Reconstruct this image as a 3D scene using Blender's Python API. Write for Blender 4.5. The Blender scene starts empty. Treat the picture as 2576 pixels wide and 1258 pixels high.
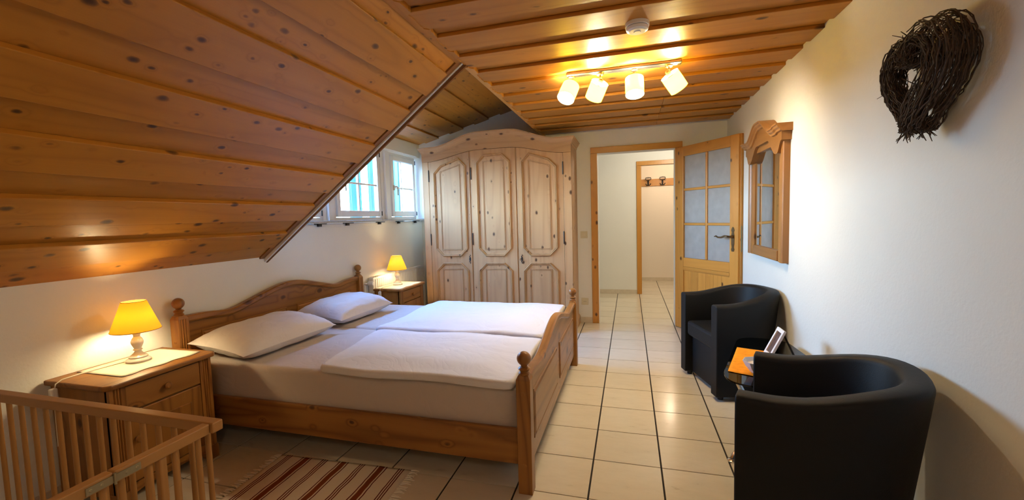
import bpy, math, random
from mathutils import Vector, Matrix
random.seed(7)
S = bpy.context.scene
COL = S.collection

# ------------------------------------------------------------------ camera
F, CX, W, H = 1105.5228, 1251.1782, 2576, 1258
ya, pi_, ro = (math.radians(a) for a in (16.8094, -4.142, -1.7376))
fw = Vector((-math.sin(ya) * math.cos(pi_), math.cos(ya) * math.cos(pi_), math.sin(pi_)))
rt = Vector((math.cos(ya), math.sin(ya), 0)); up = rt.cross(fw)
r2 = rt * math.cos(ro) + up * math.sin(ro); u2 = up * math.cos(ro) - rt * math.sin(ro)
cam_d = bpy.data.cameras.new('camera'); cam = bpy.data.objects.new('camera', cam_d); COL.objects.link(cam)
m = Matrix((r2, u2, -fw)).transposed().to_4x4(); m.translation = Vector((0.1901, -5.2549, 1.2754))
cam.matrix_world = m
cam_d.sensor_width = 36; cam_d.lens = F / W * 36; cam_d.shift_x = (W / 2 - CX) / W
cam_d.clip_start = 0.02
S.camera = cam

# ------------------------------------------------------------------ world, light, exposure
SKY = (0.55, 0.78, 1.0); ZENITH = (0.13, 0.38, 1.0); SKY_STRENGTH = 56.0
LAMP_COL = (1.0, 0.84, 0.60); SPOT_E = 860.0
BED_COL = (1.0, 0.78, 0.42); BED_E = 160.0
w = bpy.data.worlds.new('sky'); S.world = w; w.use_nodes = True
_t = w.node_tree; _tc = _t.nodes.new('ShaderNodeTexCoord'); _sp = _t.nodes.new('ShaderNodeSeparateXYZ'); _rp = _t.nodes.new('ShaderNodeValToRGB')
_t.links.new(_tc.outputs['Generated'], _sp.inputs[0]); _t.links.new(_sp.outputs[2], _rp.inputs[0]); _t.links.new(_rp.outputs[0], _t.nodes['Background'].inputs[0])
_rp.color_ramp.elements[0].position = 0.0; _rp.color_ramp.elements[0].color = (0.012, 0.011, 0.009, 1)      # ground and roofs below the horizon
_rp.color_ramp.elements[1].position = 0.02; _rp.color_ramp.elements[1].color = (*SKY, 1)
_e = _rp.color_ramp.elements.new(0.20); _e.color = (0.42, 0.68, 1.0, 1)
_e = _rp.color_ramp.elements.new(0.65); _e.color = (*ZENITH, 1)
w.node_tree.nodes['Background'].inputs[1].default_value = SKY_STRENGTH
S.view_settings.view_transform = 'Standard'; S.view_settings.look = 'None'
S.view_settings.gamma = 1; S.view_settings.use_curve_mapping = False
S.view_settings.exposure = 0.62
S.cycles.use_denoising = True
S.cycles.max_bounces = 9; S.cycles.diffuse_bounces = 5; S.cycles.glossy_bounces = 4
S.cycles.transmission_bounces = 6; S.cycles.transparent_max_bounces = 12
S.cycles.caustics_reflective = False; S.cycles.caustics_refractive = False
S.cycles.sample_clamp_indirect = 4.0

def light(name, kind, loc, energy, color, size=0.1, rot=(0, 0, 0), **k):
    d = bpy.data.lights.new(name, kind); o = bpy.data.objects.new(name, d); COL.objects.link(o)
    d.energy = energy; d.color = color; o.location = loc; o.rotation_euler = rot
    if kind == 'POINT': d.shadow_soft_size = size
    if kind == 'AREA':
        d.shape = 'RECTANGLE'; d.size = size; d.size_y = k.get('sy', size)
    return o
# sky light entering through the three dormer windows (portals guide the sampling of the sky only)
for n, (y0, y1) in enumerate(((-2.56, -1.88), (-1.70, -0.86), (-0.68, -0.02))):
    p = light('window_portal', 'AREA', (-2.60, (y0 + y1) / 2, 1.70), 1, (1, 1, 1), y1 - y0, (0, -math.pi / 2, math.pi/2*0), sy=0.75)
    p.data.size = 0.75; p.data.size_y = y1 - y0
    p.data.cycles.is_portal = True
light('hall_fill_light', 'POINT', (0.9, 0.95, 2.15), 22, (1.0, 0.90, 0.74), 0.12)  # point light added to brighten the hall; no fixture is in view
light('cloakroom_fill_light', 'POINT', (0.9, 2.7, 2.15), 14, (1.0, 0.76, 0.54), 0.12)  # added warm light for the cloakroom, its source unseen
light('fill_light_behind', 'POINT', (0.0, -5.75, 1.95), 9, (1.0, 0.82, 0.6), 0.15)  # fill added behind the camera to lift the foreground; no lamp known there

# ------------------------------------------------------------------ materials
def nt(name):
    m_ = bpy.data.materials.new(name); m_.use_nodes = True
    t = m_.node_tree; b = t.nodes['Principled BSDF']
    return m_, t, b
def N(t, typ, **k):
    n = t.nodes.new(typ)
    for a, v in k.items():
        if a == 'op': n.operation = v
        else: setattr(n, a, v)
    return n
def setin(n, i, v): n.inputs[i].default_value = v
def lk(t, a, b): t.links.new(a, b)
def ramp(t, src, stops):
    r = N(t, 'ShaderNodeValToRGB'); e = r.color_ramp.elements
    e[0].position = stops[0][0]; e[0].color = (*stops[0][1], 1)
    e[1].position = stops[-1][0]; e[1].color = (*stops[-1][1], 1)
    for p, c in stops[1:-1]:
        x = e.new(p); x.color = (*c, 1)
    lk(t, src, r.inputs[0]); return r.outputs[0]
def mix(t, f, a, b, mode='MIX'):
    n = N(t, 'ShaderNodeMix', data_type='RGBA', blend_type=mode)
    for i, v in ((0, f), (6, a), (7, b)):
        if hasattr(v, 'links'): lk(t, v, n.inputs[i])
        else: n.inputs[i].default_value = v if i == 0 else (*v, 1)
    return n.outputs[2]
def math_(t, op, a, b=None, c=None):
    n = N(t, 'ShaderNodeMath', op=op)
    for i, v in enumerate((a, b, c)):
        if v is None: continue
        if hasattr(v, 'links'): lk(t, v, n.inputs[i])
        else: n.inputs[i].default_value = v
    return n.outputs[0]

def plain(name, col, rough=0.5, metal=0.0, spec=0.5, noise=0.0, nscale=20.0, bump=0.0, bscale=200.0, sheen=0.0, coat=0.0):
    m_, t, b = nt(name)
    b.inputs['Base Color'].default_value = (*col, 1); b.inputs['Roughness'].default_value = rough
    b.inputs['Metallic'].default_value = metal; b.inputs['Specular IOR Level'].default_value = spec
    b.inputs['Sheen Weight'].default_value = sheen; b.inputs['Coat Weight'].default_value = coat
    tc = N(t, 'ShaderNodeTexCoord')
    if noise:
        n = N(t, 'ShaderNodeTexNoise'); setin(n, 'Scale', nscale); setin(n, 'Detail', 4); lk(t, tc.outputs['Object'], n.inputs['Vector'])
        c = ramp(t, n.outputs[0], [(0.3, tuple(x * (1 - noise) for x in col)), (0.7, tuple(min(1, x * (1 + noise)) for x in col))])
        lk(t, c, b.inputs['Base Color'])
    if bump:
        n = N(t, 'ShaderNodeTexNoise'); setin(n, 'Scale', bscale); setin(n, 'Detail', 3); lk(t, tc.outputs['Object'], n.inputs['Vector'])
        bp = N(t, 'ShaderNodeBump'); setin(bp, 'Strength', bump); setin(bp, 'Distance', 0.002)
        lk(t, n.outputs[0], bp.inputs['Height']); lk(t, bp.outputs[0], b.inputs['Normal'])
    if name in ('taupe_sheet', 'pillow_cotton', 'duvet_cotton'):
        n2 = N(t, 'ShaderNodeTexNoise'); setin(n2, 'Scale', 4.5); setin(n2, 'Detail', 3); setin(n2, 'Distortion', 1.2); lk(t, tc.outputs['Object'], n2.inputs['Vector'])
        rdg = math_(t, 'ABSOLUTE', math_(t, 'SUBTRACT', n2.outputs[0], 0.5))
        b2 = N(t, 'ShaderNodeBump'); setin(b2, 'Strength', 0.22); setin(b2, 'Distance', 0.03); lk(t, math_(t, 'POWER', rdg, 0.6), b2.inputs['Height'])
        lk(t, bp.outputs[0], b2.inputs['Normal']); lk(t, b2.outputs[0], b.inputs['Normal'])
    return m_

def wood(name, base, dark, axis='X', rough=0.35, coat=0.2, knot=0.5, ks=1.0, ring=0.5, var=0.18, knotcol=(0.06, 0.022, 0.008)):
    m_, t, b = nt(name)
    tc = N(t, 'ShaderNodeTexCoord'); oi = N(t, 'ShaderNodeObjectInfo')
    off = N(t, 'ShaderNodeVectorMath', op='SCALE'); off.inputs[0].default_value = (17.3, 9.1, 23.7); lk(t, oi.outputs['Random'], off.inputs['Scale'])
    ad = N(t, 'ShaderNodeVectorMath', op='ADD'); lk(t, tc.outputs['Object'], ad.inputs[0]); lk(t, off.outputs[0], ad.inputs[1])
    def mapped(al, pe):
        mp = N(t, 'ShaderNodeMapping'); s = {'X': (al, pe, pe), 'Y': (pe, al, pe), 'Z': (pe, pe, al)}[axis]
        mp.inputs['Scale'].default_value = s; lk(t, ad.outputs[0], mp.inputs['Vector']); return mp.outputs[0]
    # knots
    vo = N(t, 'ShaderNodeTexVoronoi'); setin(vo, 'Scale', 1.0); setin(vo, 'Randomness', 1.0)
    nz0 = N(t, 'ShaderNodeTexNoise'); setin(nz0, 'Scale', 30.0); lk(t, ad.outputs[0], nz0.inputs['Vector'])
    mv = N(t, 'ShaderNodeVectorMath', op='SCALE'); setin(mv, 'Scale', 0.09); lk(t, nz0.outputs['Color'], mv.inputs[0])
    av = N(t, 'ShaderNodeVectorMath', op='ADD'); lk(t, mapped(5.0 * ks, 8.0 * ks), av.inputs[0]); lk(t, mv.outputs[0], av.inputs[1])
    lk(t, av.outputs[0], vo.inputs['Vector'])
    sep = N(t, 'ShaderNodeSeparateColor'); lk(t, vo.outputs['Color'], sep.inputs[0])
    gate = math_(t, 'LESS_THAN', sep.outputs[0], knot)
    rad = math_(t, 'MULTIPLY_ADD', math_(t, 'POWER', sep.outputs[1], 1.6), 0.17, 0.10)
    q = math_(t, 'DIVIDE', vo.outputs['Distance'], rad)
    core = math_(t, 'MULTIPLY', gate, math_(t, 'SUBTRACT', 1.0, math_(t, 'SMOOTH_MIN', math_(t, 'POWER', q, 3.0), 1.0, 0.1)))
    halo = math_(t, 'MULTIPLY', gate, math_(t, 'POWER', math_(t, 'MAXIMUM', math_(t, 'SUBTRACT', 1.0, math_(t, 'MULTIPLY', vo.outputs['Distance'], 2.4)), 0.0), 2.0))
    # cathedral grain: contour lines of a stretched noise, bent round the knots
    nz = N(t, 'ShaderNodeTexNoise'); setin(nz, 'Scale', 1.0); setin(nz, 'Detail', 1.5); setin(nz, 'Roughness', 0.4); lk(t, mapped(0.55, 7.0), nz.inputs['Vector'])
    hgt = math_(t, 'MULTIPLY_ADD', halo, 0.35, nz.outputs[0])
    ln = math_(t, 'PINGPONG', math_(t, 'MULTIPLY', hgt, 13.0), 1.0)
    ln = math_(t, 'POWER', ln, 2.2)
    fn = N(t, 'ShaderNodeTexNoise'); setin(fn, 'Scale', 1.0); setin(fn, 'Detail', 3.0); lk(t, mapped(3.0, 150.0), fn.inputs['Vector'])
    big = N(t, 'ShaderNodeTexNoise'); setin(big, 'Scale', 1.0); setin(big, 'Detail', 1.0); lk(t, mapped(0.5, 3.5), big.inputs['Vector'])
    c = mix(t, math_(t, 'MULTIPLY', ln, ring), base, dark)
    c = mix(t, math_(t, 'MULTIPLY', fn.outputs[0], 0.28), c, dark)
    c = mix(t, math_(t, 'MULTIPLY', big.outputs[0], 0.30), c, dark)
    c = mix(t, math_(t, 'MULTIPLY', halo, 0.45), c, dark)
    hsv = N(t, 'ShaderNodeHueSaturation'); lk(t, c, hsv.inputs['Color'])
    lk(t, math_(t, 'MULTIPLY_ADD', oi.outputs['Random'], var, 1 - var / 2), hsv.inputs['Value'])
    c = mix(t, core, hsv.outputs[0], knotcol)
    lk(t, c, b.inputs['Base Color'])
    b.inputs['Specular IOR Level'].default_value = 0.32; b.inputs['Roughness'].default_value = rough; b.inputs['Coat Weight'].default_value = coat; b.inputs['Coat Roughness'].default_value = 0.30
    bp = N(t, 'ShaderNodeBump'); setin(bp, 'Strength', 0.25); setin(bp, 'Distance', 0.001)
    lk(t, math_(t, 'ADD', fn.outputs[0], ln), bp.inputs['Height']); lk(t, bp.outputs[0], b.inputs['Normal'])
    return m_

CE = dict(base=(0.52, 0.225, 0.030), dark=(0.29, 0.100, 0.010))
ceil_x = wood('ceiling_pine_x', axis='X', rough=0.46, coat=0.12, knot=0.40, ks=1.3, ring=0.35, **CE)
ceil_y = wood('ceiling_pine_y', axis='Y', rough=0.42, coat=0.15, knot=0.95, ks=1.75, ring=0.38, **CE)
trimw = wood('trim_pine', (0.24, 0.095, 0.022), (0.15, 0.052, 0.014), 'Y', knot=0.2, ring=0.3)
BE = dict(base=(0.36, 0.160, 0.036), dark=(0.16, 0.058, 0.012))
bed_x = wood('bed_pine_x', axis='X', knot=0.95, ring=0.85, rough=0.38, coat=0.15, ks=1.6, **BE)
bed_y = wood('bed_pine_y', axis='Y', knot=0.8, ring=0.75, rough=0.38, coat=0.15, **BE)
bed_z = wood('bed_pine_z', axis='Z', knot=0.45, ring=0.8, rough=0.38, coat=0.15, **BE)
WA = dict(base=(0.56, 0.345, 0.17), dark=(0.32, 0.165, 0.070))
war_x = wood('wardrobe_pine_x', axis='X', ks=1.7, knot=0.45, ring=0.35, rough=0.42, coat=0.05, **WA)
war_z = wood('wardrobe_pine_z', axis='Z', ks=1.9, knot=0.42, ring=0.40, rough=0.42, coat=0.05, **WA)
DO = dict(base=(0.60, 0.285, 0.055), dark=(0.40, 0.165, 0.028))
door_x = wood('door_pine_x', axis='X', knot=0.15, ring=0.3, rough=0.32, coat=0.25, **DO)
door_z = wood('door_pine_z', axis='Z', knot=0.75, ks=1.7, ring=0.4, rough=0.32, coat=0.25, **DO)
mir_y = wood('mirror_pine_y', (0.38, 0.175, 0.045), (0.23, 0.09, 0.02), 'Y', knot=0.2, ring=0.4)
mir_z = wood('mirror_pine_z', (0.38, 0.175, 0.045), (0.23, 0.09, 0.02), 'Z', knot=0.3, ring=0.4)
cot_w = {a: wood('cot_beech_' + a, (0.40, 0.20, 0.060), (0.28, 0.13, 0.036), a, knot=0.0, ring=0.15, rough=0.4, coat=0.1, var=0.08) for a in 'XYZ'}

plaster = plain('white_plaster', (0.76, 0.75, 0.70), 0.85, spec=0.2, noise=0.012, nscale=3, bump=0.5, bscale=70)
plaster_w = plain('warm_plaster', (0.80, 0.72, 0.62), 0.85, spec=0.2, bump=0.4, bscale=70)
grout = plain('dark_grout', (0.020, 0.015, 0.012), 0.9)
def tile_mat():
    m_, t, b = nt('cream_tile')
    tc = N(t, 'ShaderNodeTexCoord'); oi = N(t, 'ShaderNodeObjectInfo')
    off = N(t, 'ShaderNodeVectorMath', op='SCALE'); off.inputs[0].default_value = (31.0, 17.0, 5.0); lk(t, oi.outputs['Random'], off.inputs['Scale'])
    ad = N(t, 'ShaderNodeVectorMath', op='ADD'); lk(t, tc.outputs['Object'], ad.inputs[0]); lk(t, off.outputs[0], ad.inputs[1])
    mp = N(t, 'ShaderNodeMapping'); mp.inputs['Rotation'].default_value = (0, 0, 0.7); mp.inputs['Scale'].default_value = (5, 14, 5); lk(t, ad.outputs[0], mp.inputs['Vector'])
    n = N(t, 'ShaderNodeTexNoise'); setin(n, 'Scale', 1.2); setin(n, 'Detail', 5); setin(n, 'Roughness', 0.7); lk(t, mp.outputs[0], n.inputs['Vector'])
    c = ramp(t, n.outputs[0], [(0.24, (0.48, 0.41, 0.29)), (0.36, (0.655, 0.585, 0.45)), (0.6, (0.69, 0.62, 0.485))])
    hsv = N(t, 'ShaderNodeHueSaturation'); lk(t, c, hsv.inputs['Color']); lk(t, math_(t, 'MULTIPLY_ADD', oi.outputs['Random'], 0.08, 0.96), hsv.inputs['Value'])
    lk(t, hsv.outputs[0], b.inputs['Base Color']); b.inputs['Roughness'].default_value = 0.20
    b.inputs['Coat Weight'].default_value = 0.15; b.inputs['Coat Roughness'].default_value = 0.12
    return m_
tile_m = tile_mat()
skirt_m = plain('skirting_tile', (0.60, 0.52, 0.40), 0.3, noise=0.05)
white_paint = plain('white_paint', (0.80, 0.80, 0.80), 0.35)
radiator_m = plain('radiator_enamel', (0.78, 0.77, 0.73), 0.35)
sheet_m = plain('taupe_sheet', (0.50, 0.425, 0.375), 0.9, spec=0.2, sheen=0.2, bump=0.3, bscale=500)
pillow_m = plain('pillow_cotton', (0.62, 0.56, 0.52), 0.9, spec=0.2, sheen=0.2, bump=0.3, bscale=300)
duvet_m = plain('duvet_cotton', (0.66, 0.64, 0.66), 0.9, spec=0.2, sheen=0.2, bump=0.3, bscale=300)
black_m = plain('black_leatherette', (0.0055, 0.006, 0.0065), 0.55, spec=0.22, bump=0.25, bscale=350)
chrome = plain('chrome', (0.75, 0.75, 0.75), 0.14, metal=1)
steel = plain('brushed_steel', (0.52, 0.50, 0.46), 0.28, metal=1)
iron = plain('black_iron', (0.014, 0.012, 0.011), 0.5)
bronze = plain('aged_bronze', (0.14, 0.085, 0.04), 0.38, metal=0.9)
zinc = plain('zinc_plate', (0.34, 0.29, 0.18), 0.4, metal=0.8)
lamp_white = plain('lamp_base_white', (0.84, 0.82, 0.76), 0.30, coat=0.3)
plastic = plain('white_plastic', (0.78, 0.78, 0.78), 0.35)
switch_m = plain('switch_plastic', (0.62, 0.56, 0.40), 0.35)
sill_m = plain('stone_sill', (0.38, 0.36, 0.33), 0.35, noise=0.15, nscale=60)
orange_m = plain('orange_cloth', (0.90, 0.30, 0.015), 0.9, spec=0.1, noise=0.12, nscale=40, bump=0.4, bscale=400)
runner_m = plain('cream_runner', (0.74, 0.68, 0.54), 0.9, spec=0.1, bump=0.4, bscale=600)
twig_m = plain('dark_twig', (0.050, 0.028, 0.016), 0.8, noise=0.5, nscale=60)
photo_m = plain('dark_photo_print', (0.10, 0.07, 0.065), 0.3, noise=0.5, nscale=25)
cord_m = plain('cord_plastic', (0.72, 0.66, 0.52), 0.45)
turq = plain('turquoise_paint', (0.002, 0.075, 0.062), 0.6)
turq_d = plain('turquoise_paint_dark', (0.001, 0.030, 0.030), 0.6)
rubber = plain('black_rubber', (0.01, 0.01, 0.01), 0.6)
fringe_m = plain('cream_yarn', (0.80, 0.74, 0.62), 0.95, spec=0.1)

def glass_mat(name, tint, rough=0.0, trans=0.9, frost=False):
    m_, t, b = nt(name); out = t.nodes['Material Output']
    tr = N(t, 'ShaderNodeBsdfTransparent'); tr.inputs[0].default_value = (*tint, 1)
    gl = N(t, 'ShaderNodeBsdfGlossy'); gl.inputs['Roughness'].default_value = rough
    lw = N(t, 'ShaderNodeLayerWeight'); fac = math_(t, 'MULTIPLY_ADD', math_(t, 'POWER', lw.outputs['Facing'], 5.0), 0.9, 0.04)
    mx = N(t, 'ShaderNodeMixShader'); lk(t, fac, mx.inputs[0]); lk(t, tr.outputs[0], mx.inputs[1]); lk(t, gl.outputs[0], mx.inputs[2])
    if frost:
        df = N(t, 'ShaderNodeBsdfTranslucent'); df.inputs[0].default_value = (0.86, 0.86, 0.86, 1)
        d2 = N(t, 'ShaderNodeBsdfDiffuse'); d2.inputs[0].default_value = (0.70, 0.70, 0.69, 1)
        tx = N(t, 'ShaderNodeTexCoord'); nz = N(t, 'ShaderNodeTexNoise'); setin(nz, 'Scale', 14.0); setin(nz, 'Detail', 3.0); lk(t, tx.outputs['Object'], nz.inputs['Vector'])
        a = N(t, 'ShaderNodeMixShader'); a.inputs[0].default_value = 0.5; lk(t, df.outputs[0], a.inputs[1]); lk(t, d2.outputs[0], a.inputs[2])
        bmx = N(t, 'ShaderNodeMixShader'); lk(t, math_(t, 'MULTIPLY_ADD', nz.outputs[0], 0.25, 0.62), bmx.inputs[0]); lk(t, tr.outputs[0], bmx.inputs[1]); lk(t, a.outputs[0], bmx.inputs[2])
        lk(t, bmx.outputs[0], mx.inputs[1])
    lk(t, mx.outputs[0], out.inputs[0]); return m_
pane_m = glass_mat('window_glass', (0.96, 0.98, 0.98))
frost_m = glass_mat('obscure_glass', (0.82, 0.84, 0.84), rough=0.18, frost=True)
table_glass = glass_mat('smoked_glass', (0.16, 0.17, 0.17))
mirror_m = plain('silver_mirror', (0.86, 0.88, 0.88), 0.015, metal=1)
dish_m = plain('frosted_dish_glass', (0.72, 0.73, 0.76), 0.25, coat=0.4)

def shade_mat(name, col, glow, strength, tl=0.5, tcol=None):
    m_, t, b = nt(name); out = t.nodes['Material Output']
    a = N(t, 'ShaderNodeBsdfDiffuse'); a.inputs[0].default_value = (*col, 1)
    c = N(t, 'ShaderNodeBsdfTranslucent'); c.inputs[0].default_value = (*(tcol or col), 1)
    mx = N(t, 'ShaderNodeMixShader'); mx.inputs[0].default_value = tl; lk(t, a.outputs[0], mx.inputs[1]); lk(t, c.outputs[0], mx.inputs[2])
    e = N(t, 'ShaderNodeEmission'); e.inputs[0].default_value = (*glow, 1); e.inputs[1].default_value = strength
    ad = N(t, 'ShaderNodeAddShader'); lk(t, mx.outputs[0], ad.inputs[0]); lk(t, e.outputs[0], ad.inputs[1])
    lk(t, ad.outputs[0], out.inputs[0]); return m_
shade_y = shade_mat('yellow_lampshade', (0.95, 0.68, 0.12), (1.0, 0.45, 0.02), 0.30)
shade_w = shade_mat('cream_spot_shade', (0.80, 0.70, 0.45), (1.0, 0.66, 0.030), 13.0, 0.15, (0.50, 0.26, 0.004))
def emit(name, col, st):
    m_, t, b = nt(name); out = t.nodes['Material Output']; e = N(t, 'ShaderNodeEmission')
    e.inputs[0].default_value = (*col, 1); e.inputs[1].default_value = st; lk(t, e.outputs[0], out.inputs[0]); return m_
bulb_spot = emit('spot_bulb_glow', LAMP_COL, SPOT_E)
bulb_bed = emit('bedside_bulb_glow', BED_COL, BED_E)

# ------------------------------------------------------------------ mesh helpers
class MB:
    def __init__(s): s.v = []; s.f = []
    def add(s, vs, fs, M=None):
        o = len(s.v); s.v += [tuple(M @ Vector(p)) if M else tuple(p) for p in vs]; s.f += [tuple(i + o for i in f) for f in fs]; return s
    def box(s, x0, x1, y0, y1, z0, z1, M=None):
        v = [(x, y, z) for z in (z0, z1) for y in (y0, y1) for x in (x0, x1)]
        return s.add(v, [(0, 2, 3, 1), (4, 5, 7, 6), (0, 1, 5, 4), (2, 6, 7, 3), (0, 4, 6, 2), (1, 3, 7, 5)], M)
    def prism(s, poly, axis, a0, a1, M=None):
        n = len(poly)
        def P(p, a): return {'x': (a, p[0], p[1]), 'y': (p[0], a, p[1]), 'z': (p[0], p[1], a)}[axis]
        area = sum(poly[i][0] * poly[(i + 1) % n][1] - poly[(i + 1) % n][0] * poly[i][1] for i in range(n))
        if (area < 0) != (axis == 'y'): poly = poly[::-1]
        v = [P(p, a0) for p in poly] + [P(p, a1) for p in poly]
        f = [tuple(range(n))[::-1], tuple(range(n, 2 * n))] + [(i, (i + 1) % n, n + (i + 1) % n, n + i) for i in range(n)]
        return s.add(v, f, M)
    def tube(s, pts, r, n=8, M=None, closed=False):
        pts = [Vector(p) for p in pts]; k = len(pts); rs = r if isinstance(r, (list, tuple)) else [r] * k
        vs = []; ref = None
        for i, p in enumerate(pts):
            d = (pts[(i + 1) % k] - pts[i - 1]) if closed else (pts[min(i + 1, k - 1)] - pts[max(i - 1, 0)])
            d = d.normalized() if d.length > 1e-9 else Vector((0, 0, 1))
            if ref is None: ref = d.orthogonal().normalized()
            ref = (ref - d * ref.dot(d)); ref = ref.normalized() if ref.length > 1e-6 else d.orthogonal().normalized()
            b = d.cross(ref)
            vs += [p + (ref * math.cos(2 * math.pi * j / n) + b * math.sin(2 * math.pi * j / n)) * rs[i] for j in range(n)]
        fs = [(i * n + j, i * n + (j + 1) % n, ((i + 1) % k) * n + (j + 1) % n, ((i + 1) % k) * n + j) for i in range(k if closed else k - 1) for j in range(n)]
        if not closed: fs += [tuple(range(n))[::-1], tuple(range((k - 1) * n, k * n))]
        return s.add(vs, fs, M)
    def lathe(s, prof, n=20, M=None, caps=True):
        vs = [(r * math.cos(2 * math.pi * j / n), r * math.sin(2 * math.pi * j / n), z) for r, z in prof for j in range(n)]
        k = len(prof)
        fs = [(i * n + j, i * n + (j + 1) % n, (i + 1) * n + (j + 1) % n, (i + 1) * n + j) for i in range(k - 1) for j in range(n)]
        if caps: fs += [tuple(range(n))[::-1], tuple(range((k - 1) * n, k * n))]
        return s.add(vs, fs, M)
    def grid(s, P, nu, nv, wrapu=False):
        o = len(s.v)
        s.v += [tuple(P(i / nu, j / nv)) for i in range(nu + (0 if wrapu else 1)) for j in range(nv + 1)]
        m = nv + 1; R = nu
        for i in range(R):
            for j in range(nv):
                i2 = (i + 1) % nu if wrapu else i + 1
                s.f.append((o + i * m + j, o + i2 * m + j, o + i2 * m + j + 1, o + i * m + j + 1))
        return s
    def build(s, name, mat, parent=None, smooth=None, bevel=0, seg=2, subsurf=0):
        me = bpy.data.meshes.new(name); me.from_pydata(s.v, [], s.f); me.update()
        o = bpy.data.objects.new(name, me); COL.objects.link(o)
        if parent: o.parent = parent
        if mat: me.materials.append(mat)
        if smooth: me.shade_smooth(); me.set_sharp_from_angle(angle=smooth)
        if bevel:
            b = o.modifiers.new('bevel', 'BEVEL'); b.width = bevel; b.segments = seg; b.limit_method = 'ANGLE'; b.angle_limit = 0.6
        if subsurf:
            b = o.modifiers.new('sub', 'SUBSURF'); b.levels = subsurf; b.render_levels = subsurf
        return o
def tag(o, label=None, cat=None, group=None, kind=None):
    for k, v in (('label', label), ('category', cat), ('group', group), ('kind', kind)):
        if v: o[k] = v
    return o
def empty(name, loc=(0, 0, 0), rz=0.0):
    o = bpy.data.objects.new(name, None); COL.objects.link(o); o.location = loc; o.rotation_euler = (0, 0, rz); o.empty_display_size = 0.1; return o
def copy_tree(o, parent=None):
    c = o.copy(); COL.objects.link(c); c.parent = parent
    for ch in [x for x in list(o.children)]: copy_tree(ch, c)
    return c
def T(*a): return Matrix.Translation(Vector(a))
def R(a, ax): return Matrix.Rotation(a, 4, ax)
def box(name, mat, parent, *b, bevel=0, M=None, **k): return MB().box(*b, M=M).build(name, mat, parent, bevel=bevel, **k)
def sm(a, b, x):
    x = max(0, min(1, (x - a) / (b - a))); return x * x * (3 - 2 * x)
def lerp_pts(pts, x):
    for (a, b), (c, d) in zip(pts, pts[1:]):
        if x <= c: return b + (d - b) * sm(a, c, x)
    return pts[-1][1]
def offset_poly(poly, d):
    n = len(poly); out = []
    for i in range(n):
        p0, p1, p2 = (Vector(poly[(i + k) % n]) for k in (-1, 0, 1))
        e1 = (p1 - p0).normalized(); e2 = (p2 - p1).normalized()
        n1 = Vector((-e1.y, e1.x)); n2 = Vector((-e2.y, e2.x)); b = (n1 + n2).normalized()
        out.append(tuple(p1 + b * (d / max(0.3, b.dot(n1)))))
    return out
def ring(mb, poly, prof, place):
    """sweep profile [(inset, height)] round a counter-clockwise polygon; place(u, v, h) -> 3D"""
    n = len(poly); k = len(prof); vs = []
    for ins, h in prof:
        for p in offset_poly(poly, ins): vs.append(place(p[0], p[1], h))
    fs = [(a * n + i, a * n + (i + 1) % n, (a + 1) * n + (i + 1) % n, (a + 1) * n + i) for a in range(k - 1) for i in range(n)]
    return mb.add(vs, fs)
SA = 0.6

# ------------------------------------------------------------------ room constants
XL, XR, YB, ZC, XC = -2.42, 1.192, 0.0, 2.232, -0.79
YF = -6.2; YD = -2.60      # wall behind the camera; start of the dormer
ZK = 1.012; T_ = 0.333
st = lambda o: tag(o, kind='structure')

# floor: grout bed with a tile object for every tile in view
floor = st(box('floor', grout, None, XL - 0.1, 2.2, YF, 3.6, -0.10, -0.004))
g = 0.0030; gx = 0.0044
cache = {}
def add_tile(x0, x1, y0, y1):
    if x1 - x0 < 0.03 or y1 - y0 < 0.03: return
    w_, h_ = round(x1 - x0 - 2 * gx, 4), round(y1 - y0 - 2 * g, 4)
    if (w_, h_) in cache: o = cache[(w_, h_)].copy(); COL.objects.link(o)
    else:
        o = MB().box(0, w_, 0, h_, -0.006, 0.0).build('tile', tile_m, floor); cache[(w_, h_)] = o
    o.parent = floor; o.location = (x0 + gx, y0 + g, 0)
for i in range(-8, 4):
    for j in range(0, 14):
        x0, x1 = max(i * T_, XL), min((i + 1) * T_, XR)
        add_tile(x0, x1, -(j + 1) * T_, -j * T_)
for i in range(-2, 4):
    for j in range(0, 11):
        if i < 0 and j > 6: continue
        add_tile(i * T_, (i + 1) * T_, j * T_, min((j + 1) * T_, 3.52))
rest = MB()
for i in range(-8, 4):
    for j in range(14, 19):
        rest.box(max(i * T_, XL) + g, min((i + 1) * T_, XR) - g, -(j + 1) * T_ + g, -j * T_ - g, -0.006, 0)
tag(rest.build('tile_field', tile_m, floor), kind='stuff')

# walls
wr = st(box('wall_right', plaster, None, XR, XR + 0.15, YF, 0.0, 0, 2.75))
wf = st(box('wall_front', plaster, None, XL - 0.15, XR + 0.15, YF - 0.12, YF, 0, 2.75))
wb = MB(); wb.box(XL - 0.25, -0.165, 0, 0.14, 0, 2.85); wb.box(0.68, 2.2, 0, 0.14, 0, 2.85); wb.box(-0.165, 0.68, 0, 0.14, 2.0, 2.85)
st(wb.build('wall_back', plaster))
wl = MB(); wl.box(XL - 0.14, XL, YF, YD, 0, ZK + 0.12); wl.box(XL - 0.14, XL, YD, 0, 0, 1.275)
wl.box(XL - 0.14, XL, YD, 0, 2.08, 2.42)
st(wl.build('wall_left', plaster))
# dormer cheek, faces the window side
ck = MB().prism([(XL, 1.0), (XC, 2.24), (XC, 2.72), (XL, 2.32)], 'y', YD - 0.03, YD - 0.005)
st(ck.build('wall_cheek', plaster))

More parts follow.
